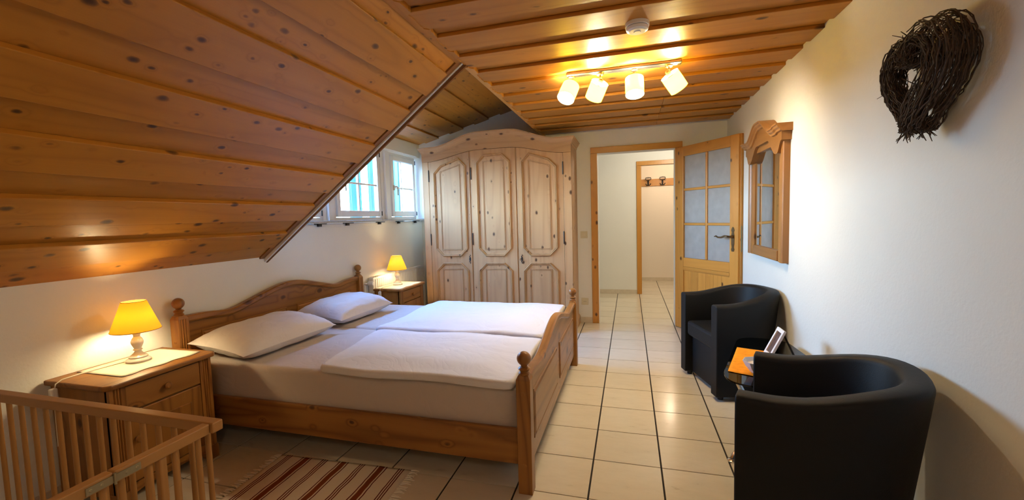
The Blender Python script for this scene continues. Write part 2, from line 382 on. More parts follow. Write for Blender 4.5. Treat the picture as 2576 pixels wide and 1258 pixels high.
# ---- flat ceiling
ceiling = st(box('ceiling', trimw, None, XC, XR + 0.05, YF, 0.0, ZC + 0.034, ZC + 0.08))
rr = random.Random(3)
k = -12
while True:
    y0 = -2.436 + 0.305 * k; k += 1
    if y0 > -0.05: break
    if y0 + 0.305 < YF: continue
    segs = [(XC, XR)] if y0 < -1.3 else [(XC, 0.474), (0.476, XR)]
    for a, b in segs:
        box('board', ceil_x, ceiling, a, b, max(y0, YF), min(y0 + 0.195, 0), ZC, ZC + 0.021, bevel=0.003)
        if y0 + 0.19 < -0.02:
            box('board', ceil_x, ceiling, a, b, max(y0 + 0.185, YF), min(y0 + 0.315, 0), ZC + 0.021, ZC + 0.034)
box('board', ceil_x, ceiling, XC, XR, -0.12, 0.0, ZC + 0.0215, ZC + 0.034)

# ---- sloping ceiling: boards along y, steps down the slope
dS = Vector((XL - XC, 0, ZK - ZC)); SL = dS.length; dS.normalize()
nS = Vector((-dS.z, 0, dS.x)); nS = nS if nS.z < 0 else -nS     # towards the room
def sp(s_, h): p = Vector((XC, 0, ZC)) + dS * s_ + nS * h; return (p.x, p.z)
slope = MB().prism([sp(-0.02, -0.0385), sp(SL + 0.05, -0.0385), sp(SL + 0.05, -0.08), sp(-0.02, -0.08)], 'y', YF, YD - 0.03)
slope = st(slope.build('ceiling', trimw))
YE = -2.675
def sboard(s0, s1, h0, h1, a=YF, b=YE):
    MB().prism([sp(s0, h0), sp(s1, h0), sp(s1, h1), sp(s0, h1)], 'y', a, b).build('board', ceil_y, slope, bevel=0.003)
ups = [(0.108, 0.298), (0.437, 0.622), (0.768, 0.940), (1.080, 1.250), (1.390, 1.555), (1.700, 1.865)]
prev = -0.012
for s0, s1 in ups:
    sboard(prev, s0 + 0.01, -0.038, -0.022); sboard(s0, s1, -0.022, 0.003); prev = s1 - 0.01
sboard(prev, SL + 0.02, -0.038, -0.022)
# rake board closing the ends of the sloping boards
rake = MB().prism([sp(0.0, -0.038), sp(SL + 0.035, -0.038), sp(SL + 0.035, -0.012), sp(0.0, -0.012)], 'y', YE, YD - 0.012)
rake = st(rake.build('trim_1', trimw, bevel=0.002))
MB().prism([sp(-0.01, -0.03), sp(SL + 0.045, -0.03), sp(SL + 0.045, 0.014), sp(-0.01, 0.014)], 'y', YD - 0.014, YD + 0.004).build('edge_strip', wood('rake_edge_pine', (0.20, 0.082, 0.020), (0.14, 0.05, 0.012), 'X', knot=0.1, ring=0.2, rough=0.7, coat=0.0), rake, bevel=0.003)
# little scribed strip where the flat ceiling meets the dormer
def scribed(y0, y1, lo, hi, seed):
    r_ = random.Random(seed); pts = [(lo, y0)]; y = y0; top = []
    while y < y1:
        ph = ((y + 2.436) % 0.305)
        base = hi + (0.020 if 0.19 < ph else 0.0)
        top.append((base + r_.uniform(-0.003, 0.003), y)); y += 0.02
    return [(lo, y0)] + top + [(hi, y1), (lo, y1)]
t2 = MB(); t2.prism([(a, b) for a, b in scribed(YD + 0.02, -0.005, XC - 0.008, XC + 0.016, 5)], 'z', ZC - 0.006, ZC + 0.030)
t2 = st(t2.build('trim_2', door_x))
t4 = MB()
t4.prism([(a, b) for a, b in scribed(YF, YE, XC - 0.03, XC + 0.006, 9)], 'z', ZC - 0.004, ZC + 0.030)
st(t4.build('trim_3', ceil_y))

# ---- dormer ceiling
zd0, zd1 = 2.236, 2.236 + 1.63 * 0.263
dD = Vector((XC - XL, 0, zd1 - zd0)); DL = dD.length; dD.normalize(); nD = Vector((dD.z, 0, -dD.x))
def dp(s_, h): p = Vector((XL, 0, zd0)) + dD * s_ + nD * h; return (p.x, p.z)
dorm = st(MB().prism([dp(-0.02, -0.034), dp(DL + 0.05, -0.034), dp(DL + 0.05, -0.08), dp(-0.02, -0.08)], 'y', YD - 0.02, 0.02).build('ceiling', trimw))
prev = -0.01
for xs in (-2.13, -1.79, -1.455, -1.12, -0.80):
    s1 = (xs - XL) / dD.x; s0 = s1 - 0.19
    MB().prism([dp(max(s0, 0), -0.016), dp(s1, -0.016), dp(s1, 0.002), dp(max(s0, 0), 0.002)], 'y', YD - 0.02, -0.002).build('board', ceil_y, dorm, bevel=0.003)
    if s0 > prev: MB().prism([dp(prev, -0.033), dp(s0 + 0.01, -0.033), dp(s0 + 0.01, -0.016), dp(prev, -0.016)], 'y', YD - 0.02, -0.002).build('board', ceil_y, dorm)
    prev = s1 - 0.01
st(box('trim_4', trimw, None, XC - 0.012, XC - 0.0085, YD - 0.004, 0.0, ZC - 0.004, 2.70))

# ---- windows
def make_window(n, y0, y1, my, handle_y):
    f = MB(); X0, X1 = -2.545, -2.485; z0, z1 = 1.298, 2.08
    for b in ((y0, y0 + 0.03, z0, z1), (y1 - 0.03, y1, z0, z1), (y0 + 0.03, y1 - 0.03, z0, z0 + 0.03), (y0 + 0.03, y1 - 0.03, z1 - 0.03, z1)): f.box(X0, X1, *b)
    f = st(f.build('window_%d' % n, white_paint, bevel=0.003))
    a0, a1, b0, b1 = y0 + 0.034, y1 - 0.034, z0 + 0.034, z1 - 0.034
    s_ = MB(); t_ = 0.052
    for b in ((a0, a0 + t_, b0, b1), (a1 - t_, a1, b0, b1), (a0 + t_, a1 - t_, b0, b0 + t_ + 0.012), (a0 + t_, a1 - t_, b1 - t_, b1)): s_.box(-2.520, -2.468, *b)
    sash = s_.build('sash', white_paint, f, bevel=0.004)
    g0, g1, h0, h1 = a0 + t_, a1 - t_, b0 + t_ + 0.012, b1 - t_
    mz = 1.675
    for (p0, p1) in ((g0, my - 0.009), (my + 0.009, g1)):
        for (q0, q1) in ((h0, mz - 0.009), (mz + 0.009, h1)):
            box('pane', pane_m, sash, -2.496, -2.492, p0, p1, q0, q1)
    box('muntin', white_paint, sash, -2.506, -2.480, my - 0.009, my + 0.009, h0, h1, bevel=0.003)
    box('muntin', white_paint, sash, -2.506, -2.480, g0, my - 0.0095, mz - 0.009, mz + 0.009, bevel=0.003)
    box('muntin', white_paint, sash, -2.506, -2.480, my + 0.0095, g1, mz - 0.009, mz + 0.009, bevel=0.003)
    hd = MB().box(-2.468, -2.458, handle_y - 0.014, handle_y + 0.014, 1.64, 1.70)
    hd.tube([(-2.46, handle_y, 1.682), (-2.428, handle_y, 1.684), (-2.420, handle_y + 0.010, 1.676), (-2.420, handle_y + 0.012, 1.58)], 0.008, 8)
    hd.build('handle', plain('handle_beige_%d' % n, (0.50, 0.46, 0.36), 0.4), sash, smooth=SA)
    for hz in (b0 + 0.01, b1 - 0.055):
        MB().lathe([(0.006, hz), (0.006, hz + 0.05)], 8, T(-2.466, a1 + 0.008, 0)).build('hinge', iron, f, smooth=SA)
    return f
WINS = [make_window(1, -2.585, -1.87, -2.22, -2.50),
    make_window(2, -1.70, -0.86, -1.285, -1.60),
    make_window(3, -0.675, -0.02, -0.385, -0.60)]
po = MB()
for y0, y1 in ((-1.868, -1.702), (-0.858, -0.677)):
    po.box(-2.54, -2.478, y0, y1, 1.298, 2.08); ym = (y0 + y1) / 2
    po.box(-2.478, -2.448, ym - 0.035, ym + 0.035, 1.298, 2.08)
po = st(po.build('trim_5', white_paint, bevel=0.004))
sill = st(MB().box(-2.545, -2.375, YD, -0.003, 1.276, 1.297).build('trim_6', sill_m, bevel=0.003))
for y in (-2.35, -2.015, -1.615, -1.047, -0.63, -0.215):
    b_ = MB().box(-2.418, -2.372, y - 0.055, y + 0.055, 1.268, 1.2755); b_.box(-2.418, -2.395, y - 0.018, y + 0.018, 1.248, 1.268)
    b_.tube([(-2.385, y - 0.03, 1.268), (-2.384, y - 0.03, 1.252)], 0.007, 8)
    b_.build('clip_bracket', iron, sill)
# lintel box over the windows
st(box('trim_7', plaster, None, XL - 0.001, XL + 0.018, YD, -0.10, 2.085, 2.242, bevel=0.004))
# turquoise board shutters standing open outside
for (ya_, yb_, win) in ((-2.30, -2.00, WINS[0]), (-1.40, -1.22, WINS[1]), (-1.05, -0.83, WINS[1]), (-0.52, -0.37, WINS[2]), (-0.24, 0.06, WINS[2])):
    yc_ = (ya_ + yb_) / 2; sh = (yc_ + 5.25) * (0.30 / 2.68)
    root = box('shutter', turq_d, win, -2.83, -2.812, yc_ + sh - (yb_ - ya_) * 0.55, yc_ + sh + (yb_ - ya_) * 0.55, 1.25, 2.2)
    wd = (yb_ - ya_) * 1.1; nb = max(3, int(wd / 0.05)); bw = wd / nb
    for i in range(nb):
        box('slat', turq, root, -2.812, -2.800 + (0.006 if i % 2 == 0 else 0), yc_ + sh - wd / 2 + i * bw + 0.003, yc_ + sh - wd / 2 + (i + 1) * bw - 0.003, 1.25, 2.2)

# ---- door frame and leaf
d1 = MB()
d1.box(-0.237, -0.163, -0.018, 0, 0, 2.05); d1.box(0.676, 0.750, -0.018, 0, 0, 2.05); d1.box(-0.163, 0.676, -0.018, 0, 1.985, 2.05)
d1 = st(empty('door_1', (0, 0, 0)))
box('casing', door_z, d1, -0.237, -0.163, -0.018, 0, 0.0, 1.984, bevel=0.004); box('casing', door_z, d1, 0.676, 0.750, -0.018, 0, 0.0, 1.984, bevel=0.004)
box('casing', door_x, d1, -0.237, 0.750, -0.018, 0, 1.985, 2.052, bevel=0.004)
box('jamb', plaster, d1, -0.166, -0.160, 0.0, 0.141, 0, 1.990); box('jamb', plaster, d1, 0.673, 0.681, 0.0, 0.141, 0, 1.990); box('jamb', plaster, d1, -0.159, 0.672, 0.0, 0.141, 1.982, 1.990)
LW = 0.855; TH = 0.042
ang = math.atan2(-0.71, 0.477)
leaf = MB()
leafM = T(0.672, -0.022, 0.006) @ R(ang, 'Z')
lf = MB().box(0.0, 0.13, 0, TH, 0, 1.972).build('door_leaf', door_z, d1, bevel=0.003)
lf.location = (0.672, -0.022, 0.006); lf.rotation_euler = (0, 0, ang)
# the leaf's visible face is local y = 0 (towards the camera side)
def L(nm, mt, *b, **k): return box(nm, mt, lf, *b, **k)
L('stile', door_z, 0.757, LW, 0, TH, 0, 1.972, bevel=0.003)
L('top_rail', door_x, 0.1305, 0.7565, 0.001, TH - 0.001, 1.868, 1.971, bevel=0.003)
L('middle_rail', door_x, 0.1305, 0.7565, 0.001, TH - 0.001, 0.685, 0.782, bevel=0.003)
L('bottom_rail', door_x, 0.1305, 0.7565, 0.001, TH - 0.001, 0.0, 0.13, bevel=0.003)
L('edge_rebate', door_z, LW, LW + 0.013, 0.016, TH, 0.0, 1.972)
for i in range(6):
    a = 0.131 + i * 0.1042; L('panel_board', door_z, a, a + 0.1036, 0.010, 0.032, 0.131, 0.655, bevel=0.003)
MB().prism([(0.0, 0.655), (0.0, 0.684), (0.03, 0.684), (0.03, 0.655), (0.010, 0.640), (0.004, 0.648)], 'x', 0.131, 0.756).build('moulding', door_x, lf)
mxc = 0.452; rows = [(0.782, 1.132), (1.158, 1.500), (1.526, 1.868)]
for q0, q1 in rows:
    for p0, p1 in ((0.131, mxc - 0.013), (mxc + 0.013, 0.756)):
        L('pane', frost_m, p0 + 0.001, p1 - 0.001, 0.018, 0.023, q0 + 0.001, q1 - 0.001)
L('muntin', door_z, mxc - 0.013, mxc + 0.013, 0.006, 0.036, 0.783, 1.867, bevel=0.005)
for z in (1.132, 1.500):
    L('muntin', door_x, 0.131, mxc - 0.0135, 0.006, 0.036, z, z + 0.026, bevel=0.005); L('muntin', door_x, mxc + 0.0135, 0.756, 0.006, 0.036, z, z + 0.026, bevel=0.005)
hd = MB()
plate = [(-0.012, 0), (0.012, 0), (0.018, 0.02), (0.011, 0.04), (0.017, 0.07), (0.017, 0.15), (0.011, 0.18), (0.018, 0.20), (0.010, 0.222), (0, 0.232), (-0.010, 0.222), (-0.018, 0.20), (-0.011, 0.18), (-0.017, 0.15), (-0.017, 0.07), (-0.011, 0.04), (-0.018, 0.02)]
hd.prism([(0.797 + a, 0.890 + b) for a, b in plate], 'y', -0.004, 0.0)
hd.tube([(0.797, 0.0, 1.03), (0.797, -0.045, 1.03), (0.785, -0.052, 1.032), (0.75, -0.054, 1.036), (0.71, -0.054, 1.022), (0.67, -0.054, 1.022), (0.645, -0.054, 1.034), (0.625, -0.054, 1.028)], [0.011, 0.010, 0.011, 0.010, 0.009, 0.008, 0.007, 0.004], 8)
hd.lathe([(0.016, 0), (0.016, 0.01), (0.012, 0.014)], 12, T(0.797, -0.004, 1.03) @ R(math.pi / 2, 'X'))
hd.box(0.794, 0.800, -0.006, 0, 0.935, 0.96)
hd.build('handle', bronze, lf, smooth=SA)
L('lock_plate', zinc, LW + 0.013, LW + 0.0145, 0.02, 0.036, 0.89, 1.13)

# ---- hall beyond the door
st(box('ceiling', plaster, None, -1.3, 2.2, 0.14, 3.6, 2.36, 2.45))
hb = MB(); hb.box(-1.3, 0.36, 2.05, 2.17, 0, 2.4); hb.box(1.16, 2.2, 2.05, 2.17, 0, 2.4); hb.box(0.36, 1.16, 2.05, 2.17, 2.03, 2.4)
st(hb.build('wall_hall_back', plaster))
st(box('wall_hall_left', plaster, None, -1.4, -1.3, 0.14, 3.6, 0, 2.4)); st(box('wall_hall_right', plaster, None, 2.1, 2.2, 0.14, 3.6, 0, 2.4))
st(box('wall_cloakroom_back', plaster_w, None, -1.3, 2.2, 3.52, 3.6, 0, 2.4))
d2 = st(empty('door_2', (0, 0, 0)))
hallw_z = wood('hall_casing_pine', (0.52, 0.24, 0.04), (0.38, 0.155, 0.022), 'Z', knot=0.1, ring=0.2)
box('casing', hallw_z, d2, 0.300, 0.366, 2.032, 2.05, 0, 2.026, bevel=0.004); box('casing', hallw_z, d2, 1.154, 1.22, 2.032, 2.05, 0, 2.026, bevel=0.004)
box('casing', hallw_z, d2, 0.300, 1.22, 2.032, 2.05, 2.027, 2.093, bevel=0.004)
box('jamb', hallw_z, d2, 0.36, 0.372, 2.05, 2.17, 0, 2.026); box('jamb', hallw_z, d2, 1.148, 1.16, 2.05, 2.17, 0, 2.026)
# skirting tiles
def skirt(name, axis, fixed, a0, a1, face, mat=skirt_m, h=0.068, first=0.25):
    r_ = st(empty(name)); a = a0; w_ = first
    while a < a1 - 0.01:
        b = min(a + w_, a1); w_ = 0.333
        if axis == 'x': box('skirting_tile', mat, r_, a + 0.001, b - 0.001, min(fixed, fixed + face), max(fixed, fixed + face), 0, h, bevel=0.001)
        else: box('skirting_tile', mat, r_, min(fixed, fixed + face), max(fixed, fixed + face), a + 0.001, b - 0.001, 0, h, bevel=0.001)
        a = b
skirt('baseboard_hall', 'x', 2.05, -0.65, 0.299, -0.008, first=0.333); skirt('baseboard_cloakroom', 'x', 3.52, 0.0, 1.6, -0.008)
skirt('baseboard_back', 'x', 0.0, -0.39, -0.238, -0.008); skirt('baseboard_right', 'y', XR, YF, 0.0, -0.008)
skirt('baseboard_left', 'y', XL, YF, -0.01, 0.008)

# coat rack in the cloakroom
cr = empty('coat_rack', (0.36, 3.52, 1.785)); tag(cr, 'wooden wall coat rack with black iron hooks seen through both doorways', 'coat rack')
MB().prism([(0.0, 0.035), (0.03, 0.0), (0.87, 0.0), (0.90, 0.035), (0.90, 0.095), (0.87, 0.13), (0.03, 0.13), (0.0, 0.095)], 'y', -0.022, 0).build('board', hallw_z, cr, bevel=0.003)
for hx in (0.17, 0.42, 0.67):
    h = MB(); lp = [(hx - 0.05, 0.128), (hx - 0.045, 0.152), (hx, 0.158), (hx + 0.045, 0.152), (hx + 0.05, 0.128), (hx + 0.03, 0.112), (hx, 0.108), (hx - 0.03, 0.112)]
    h.tube([(x, -0.06, z) for x, z in lp], 0.0075, 6, closed=True)
    h.tube([(hx, -0.06, 0.108), (hx, -0.03, 0.08), (hx, -0.028, 0.02)], 0.010, 6)
    h.tube([(hx - 0.045, -0.065, 0.045), (hx - 0.03, -0.05, 0.02), (hx, -0.035, 0.014), (hx + 0.03, -0.05, 0.02), (hx + 0.045, -0.065, 0.045)], 0.008, 6)
    h.box(hx - 0.015, hx + 0.015, -0.03, -0.022, 0.01, 0.10)
    h.build('hook', iron, cr, smooth=SA)

# ------------------------------------------------------------------ bed frame
BX0, BX1, BY0, BY1 = -2.405, -0.245, -3.372, -1.505
bed = empty('double_bed', ((BX0 + BX1) / 2, (BY0 + BY1) / 2, 0)); ox, oy = bed.location.x, bed.location.y
tag(bed, 'knotty pine double bed frame with arched boards and ball finials', 'bed')
PW = 0.066
def post(x, y, top, flute):
    n = 0.006
    a = PW / 2
    if flute:   # three grooves on the +x face
        sec = [(a, -a), (a, -0.018), (a - n, -0.015), (a, -0.012), (a, -0.003), (a - n, 0), (a, 0.003), (a, 0.012), (a - n, 0.015), (a, 0.018), (a, a), (-a, a), (-a, -a)]
    else: sec = [(a, -a), (a, a), (-a, a), (-a, -a)]
    mb = MB().prism(sec, 'z', 0, top - 0.02)
    mb.add([(-a, -a, top - 0.02), (a, -a, top - 0.02), (a, a, top - 0.02), (-a, a, top - 0.02), (-a * .72, -a * .72, top), (a * .72, -a * .72, top), (a * .72, a * .72, top), (-a * .72, a * .72, top)],
           [(0, 1, 5, 4), (1, 2, 6, 5), (2, 3, 7, 6), (3, 0, 4, 7), (4, 5, 6, 7)])
    o = mb.build('post', bed_z, bed, bevel=0.003); o.location = (x - ox, y - oy, 0)
    pr = [(0.024, -0.004), (0.027, 0.006), (0.020, 0.014), (0.024, 0.020), (0.029, 0.026), (0.024, 0.032), (0.014, 0.036), (0.016, 0.042)]
    for i in range(11):
        t_ = -1.1 + i / 10 * (math.pi / 2 + 1.1); pr.append((0.033 * math.cos(t_) + 0.0001, 0.072 + 0.033 * math.sin(t_)))
    f_ = MB().lathe(pr, 20, T(0, 0, top)).build('finial', bed_z, o, smooth=SA)
    return o
for i, (x, y, t_, fl) in enumerate([(BX1 - PW / 2, BY0 + PW / 2, 0.560, 0), (BX1 - PW / 2, BY1 - PW / 2, 0.560, 0), (BX0 + PW / 2, BY0 + PW / 2, 0.757, 1), (BX0 + PW / 2, BY1 - PW / 2, 0.757, 1)]):
    p_ = post(x, y, t_, fl)
    for z in ((0.14, 0.475) if i < 2 else (0.30, 0.60)):
        if y < -2: MB().lathe([(0.0095, 0), (0.0095, 0.002)], 14, T(0, -PW / 2, z) @ R(math.pi / 2, 'X')).build('wooden_plug', bed_x, p_)
def arch(y0, y1, ends, dip, hump):
    n = 48; out = []
    for i in range(n + 1):
        t_ = abs(i / n * 2 - 1)        # 0 centre, 1 end
        z = ends + (hump - ends) * (1 - sm(0.0, 0.62, t_)) - dip * math.exp(-((t_ - 0.66) / 0.14) ** 2)
        out.append((y0 + (y1 - y0) * i / n, z))
    return out
def board_end(name, x0, x1, z0, ends, dip, hump, capx0, capx1, face, gr):
    y0, y1 = BY0 + PW - 0.002 - oy, BY1 - PW + 0.002 - oy
    ar = arch(y0, y1, ends, dip, hump)
    o = MB().prism([(y0, z0), (y1, z0)] + [(y, z - 0.035) for y, z in ar[::-1]], 'x', x0 - ox, x1 - ox).build(name, bed_y, bed)
    c = MB(); n = len(ar)
    prof = [(capx0 + 0.006, -0.040), (capx0, -0.030), (capx0, -0.008), (capx0 + 0.008, 0), (capx1 - 0.008, 0), (capx1, -0.008), (capx1, -0.030), (capx1 - 0.006, -0.040)]
    vs = [(px - ox, y, z + pz) for y, z in ar for px, pz in prof]; m_ = len(prof)
    fs = [(i * m_ + j, (i + 1) * m_ + j, (i + 1) * m_ + (j + 1) % m_, i * m_ + (j + 1) % m_) for i in range(n - 1) for j in range(m_)] + [tuple(range(m_)), tuple(range((n - 1) * m_, n * m_))[::-1]]
    c.add(vs, fs); c.build('moulding', bed_y, o, smooth=0.5)
    # two raised panels per face, with narrow gap between
    half = (y0 + y1) / 2
    for a, b in ((y0 + 0.10, half - 0.055), (half + 0.055, y1 - 0.10)):
        za, zb = z0 + 0.09, ends - 0.11
        poly = [(a, za), (b, za), (b, zb), (a, zb)]
        rg = MB(); fx = (x1 if face > 0 else x0) - ox
        ring(rg, poly, [(0, 0), (0.002, 0.005), (0.008, 0.005), (0.012, 0.001), (0.022, 0.007)], lambda u, v, h: (fx + face * h, u, v))
        q = offset_poly(poly, 0.022); rg.add([(fx + face * 0.007, u, v) for u, v in q], [(0, 1, 2, 3)])
        rg.build('raised_panel', bed_y, o)
    return o
board_end('headboard', -2.398, -2.372, 0.20, 0.748, 0.020, 0.835, -2.402, -2.352, 1, 0)
board_end('footboard', -0.296, -0.268, 0.10, 0.548, 0.012, 0.635, -0.306, -0.256, 1, 0)
for y in (BY0 + 0.018, BY1 - 0.044):
    box('side_rail', bed_x, bed, BX0 + PW - ox, BX1 - PW - ox, y - oy, y + 0.026 - oy, 0.130, 0.298, bevel=0.006)
box('slat_base', bed_x, bed, BX0 + PW - ox, BX1 - PW - ox, BY0 + 0.046 - oy, BY1 - 0.046 - oy, 0.215, 0.245)

# bedding
def rounded_slab(x0, x1, y0, y1, z0, z1, r, nx, ny, disp, name, mat, seed=0, side=6):
    """soft slab: top grid with rounded shoulders, closed to a flat underside"""
    mb = MB(); rx, ry = (x1 - x0) / 2, (y1 - y0) / 2; cx, cy = (x0 + x1) / 2, (y0 + y1) / 2
    rows_ = []
    hh = z1 - z0
    def sup(t_): return max(-1, min(1, t_))
    # rounded rectangle loops, from the bottom rim up and in over the top
    prof = []
    for i in range(side + 1): prof.append((0.0 if i else 0.004, z0 + (hh - r) * i / side))
    for i in range(1, 7): a = i / 6 * math.pi / 2; prof.append((r * (1 - math.cos(a)), z1 - r + r * math.sin(a)))
    for i in range(1, nx): prof.append((r + (min(rx, ry) - r) * i / nx, z1))
    loops = []
    M_ = ny
    for ins, z in prof:
        lp = []
        for q in range(4 * M_):
            s_, t_ = divmod(q, M_); t_ = t_ / M_ * 2 - 1
            cr_ = 0.9
            u, v = [(t_, -1), (1, t_), (-t_, 1), (-1, -t_)][s_]
            ex, ey = rx - ins, ry - ins
            X, Y = u * ex, v * ey
            cr = max(0.001, min(0.03, min(ex, ey)))
            ax_, ay_ = abs(X) - (ex - cr), abs(Y) - (ey - cr)
            if ax_ > 0 and ay_ > 0:
                l = math.hypot(ax_, ay_); f_ = cr / l if l > cr else 1
                X = math.copysign(ex - cr + ax_ * f_, X); Y = math.copysign(ey - cr + ay_ * f_, Y)
            lp.append(disp(cx + X, cy + Y, z, ins))
        loops.append(lp)
    n = 4 * M_; vs = [p for l in loops for p in l]
    fs = [(a * n + i, a * n + (i + 1) % n, (a + 1) * n + (i + 1) % n, (a + 1) * n + i) for a in range(len(loops) - 1) for i in range(n)]
    fs += [tuple(range(n))[::-1], tuple(range((len(loops) - 1) * n, len(loops) * n))]
    mb.add(vs, fs)
    return mb.build(name, mat, None, smooth=1.2)
from mathutils import noise as MN
def nz(x, y, z=0.0, s=1.0): return MN.noise(Vector((x * s, y * s, z * s)))
def mat_disp(seed, nearside):
    def d(x, y, z, ins):
        top = sm(0.44, 0.48, z)
        dz = 0.006 * nz(x + seed, y, 0, 2.5) * top
        low = 1 - sm(0.26, 0.44, z)
        fold = 0.004 * math.sin((x * 26 + z * 34) + 3 * nz(x, z, seed, 3)) * low * sm(-1.4, -0.5, x)
        return (x, y + (fold if ins < 0.01 else 0) * nearside, z + dz)
    return d
m1 = rounded_slab(-2.335, -0.320, -3.322, -2.446, 0.246, 0.485, 0.035, 10, 26, mat_disp(1, 1), 'mattress', sheet_m)
tag(m1, 'thick mattress in a taupe fitted sheet along the near side of the bed', 'mattress', 'mattresses in the double bed')
m2 = rounded_slab(-2.335, -0.320, -2.440, -1.558, 0.246, 0.485, 0.035, 10, 26, mat_disp(4, 1), 'mattress', sheet_m)
tag(m2, 'thick mattress in a taupe fitted sheet on the wardrobe side of the bed', 'mattress', 'mattresses in the double bed')
def duv_disp(seed, x0, x1, y0, y1, skew, far=False):
    def d(x, y, z, ins):
        t_ = (y - y0) / (y1 - y0); u = (x - x0) / (x1 - x0)
        X = x + skew * t_ * (1 - u)
        edge = min(u, 1 - u, t_, 1 - t_)
        k_ = sm(0.02, 0.22, edge)
        dz = (0.020 * k_ + 0.011 * nz(x + seed, y, 0, 3.0) + 0.006 * abs(nz(x, y + seed, 0, 8.0))) if z > 0.50 else 0
        yy = y + 0.012 * math.sin(X * 9 + seed) * (1 if t_ < 0.1 or t_ > 0.9 else 0.3)
        return (X + 0.012 * math.sin(y * 8 + seed) * (1 - u), yy, z + dz)
    return d
a = (-1.40, -0.325, -3.375 + 0.012, -2.60)
dv1 = rounded_slab(*a, 0.490, 0.530, 0.018, 16, 30, duv_disp(2, *a, -0.10), 'duvet', duvet_m, side=2)
tag(dv1, 'white folded duvet lying along the near side of the bed', 'duvet', 'white duvets on the bed')
a = (-1.53, -0.325, -2.585, -1.60)
dv2 = rounded_slab(*a, 0.491, 0.540, 0.022, 16, 30, duv_disp(7, *a, 0.04), 'duvet', duvet_m, side=2)
tag(dv2, 'white folded duvet on the far mattress, lit blue by the window', 'duvet', 'white duvets on the bed')
def pillow(loc, lx, ly, h, rz, tilt, label, seed):
    mb = MB(); nu, nv = 36, 26
    def side(sgn):
        def P(u, v):
            a, b = u * 2 - 1, v * 2 - 1
            pin = 1 - 0.07 * (1 - abs(a) ** 2) * abs(b) ** 3 - 0
            pin2 = 1 - 0.07 * (1 - abs(b) ** 2) * abs(a) ** 3
            prof = max(0.0, (1 - abs(a) ** 2.8)) ** 0.55 * max(0.0, (1 - abs(b) ** 4.0)) ** 0.55
            wr_ = 0.010 * nz(a * 3 + seed, b * 3, sgn, 1.3) + 0.006 * nz(a * 10, b * 10 + seed, sgn, 1.0) * (0.3 + abs(b))
            z = sgn * (h / 2) * prof * (1.0 if sgn > 0 else 0.75) + wr_ * prof ** 0.3 * (1 if sgn > 0 else 0.4)
            return (a * lx / 2 * pin2, b * ly / 2 * pin, z)
        return P
    mb.grid(side(1), nu, nv); k0 = len(mb.f); mb.grid(side(-1), nu, nv)
    mb.f[k0:] = [f[::-1] for f in mb.f[k0:]]
    o = mb.build('pillow', pillow_m, None, smooth=1.3)
    o.location = loc; o.rotation_euler = (0, tilt, rz); tag(o, label, 'pillow', 'pillows on the bed'); return o
pillow((-2.065, -2.990, 0.572), 0.44, 0.76, 0.20, -0.05, 0.10, 'plump beige pillow at the near side of the headboard', 1)
pillow((-2.055, -2.170, 0.574), 0.43, 0.70, 0.20, -0.03, 0.10, 'plump beige pillow at the far side of the headboard', 5)

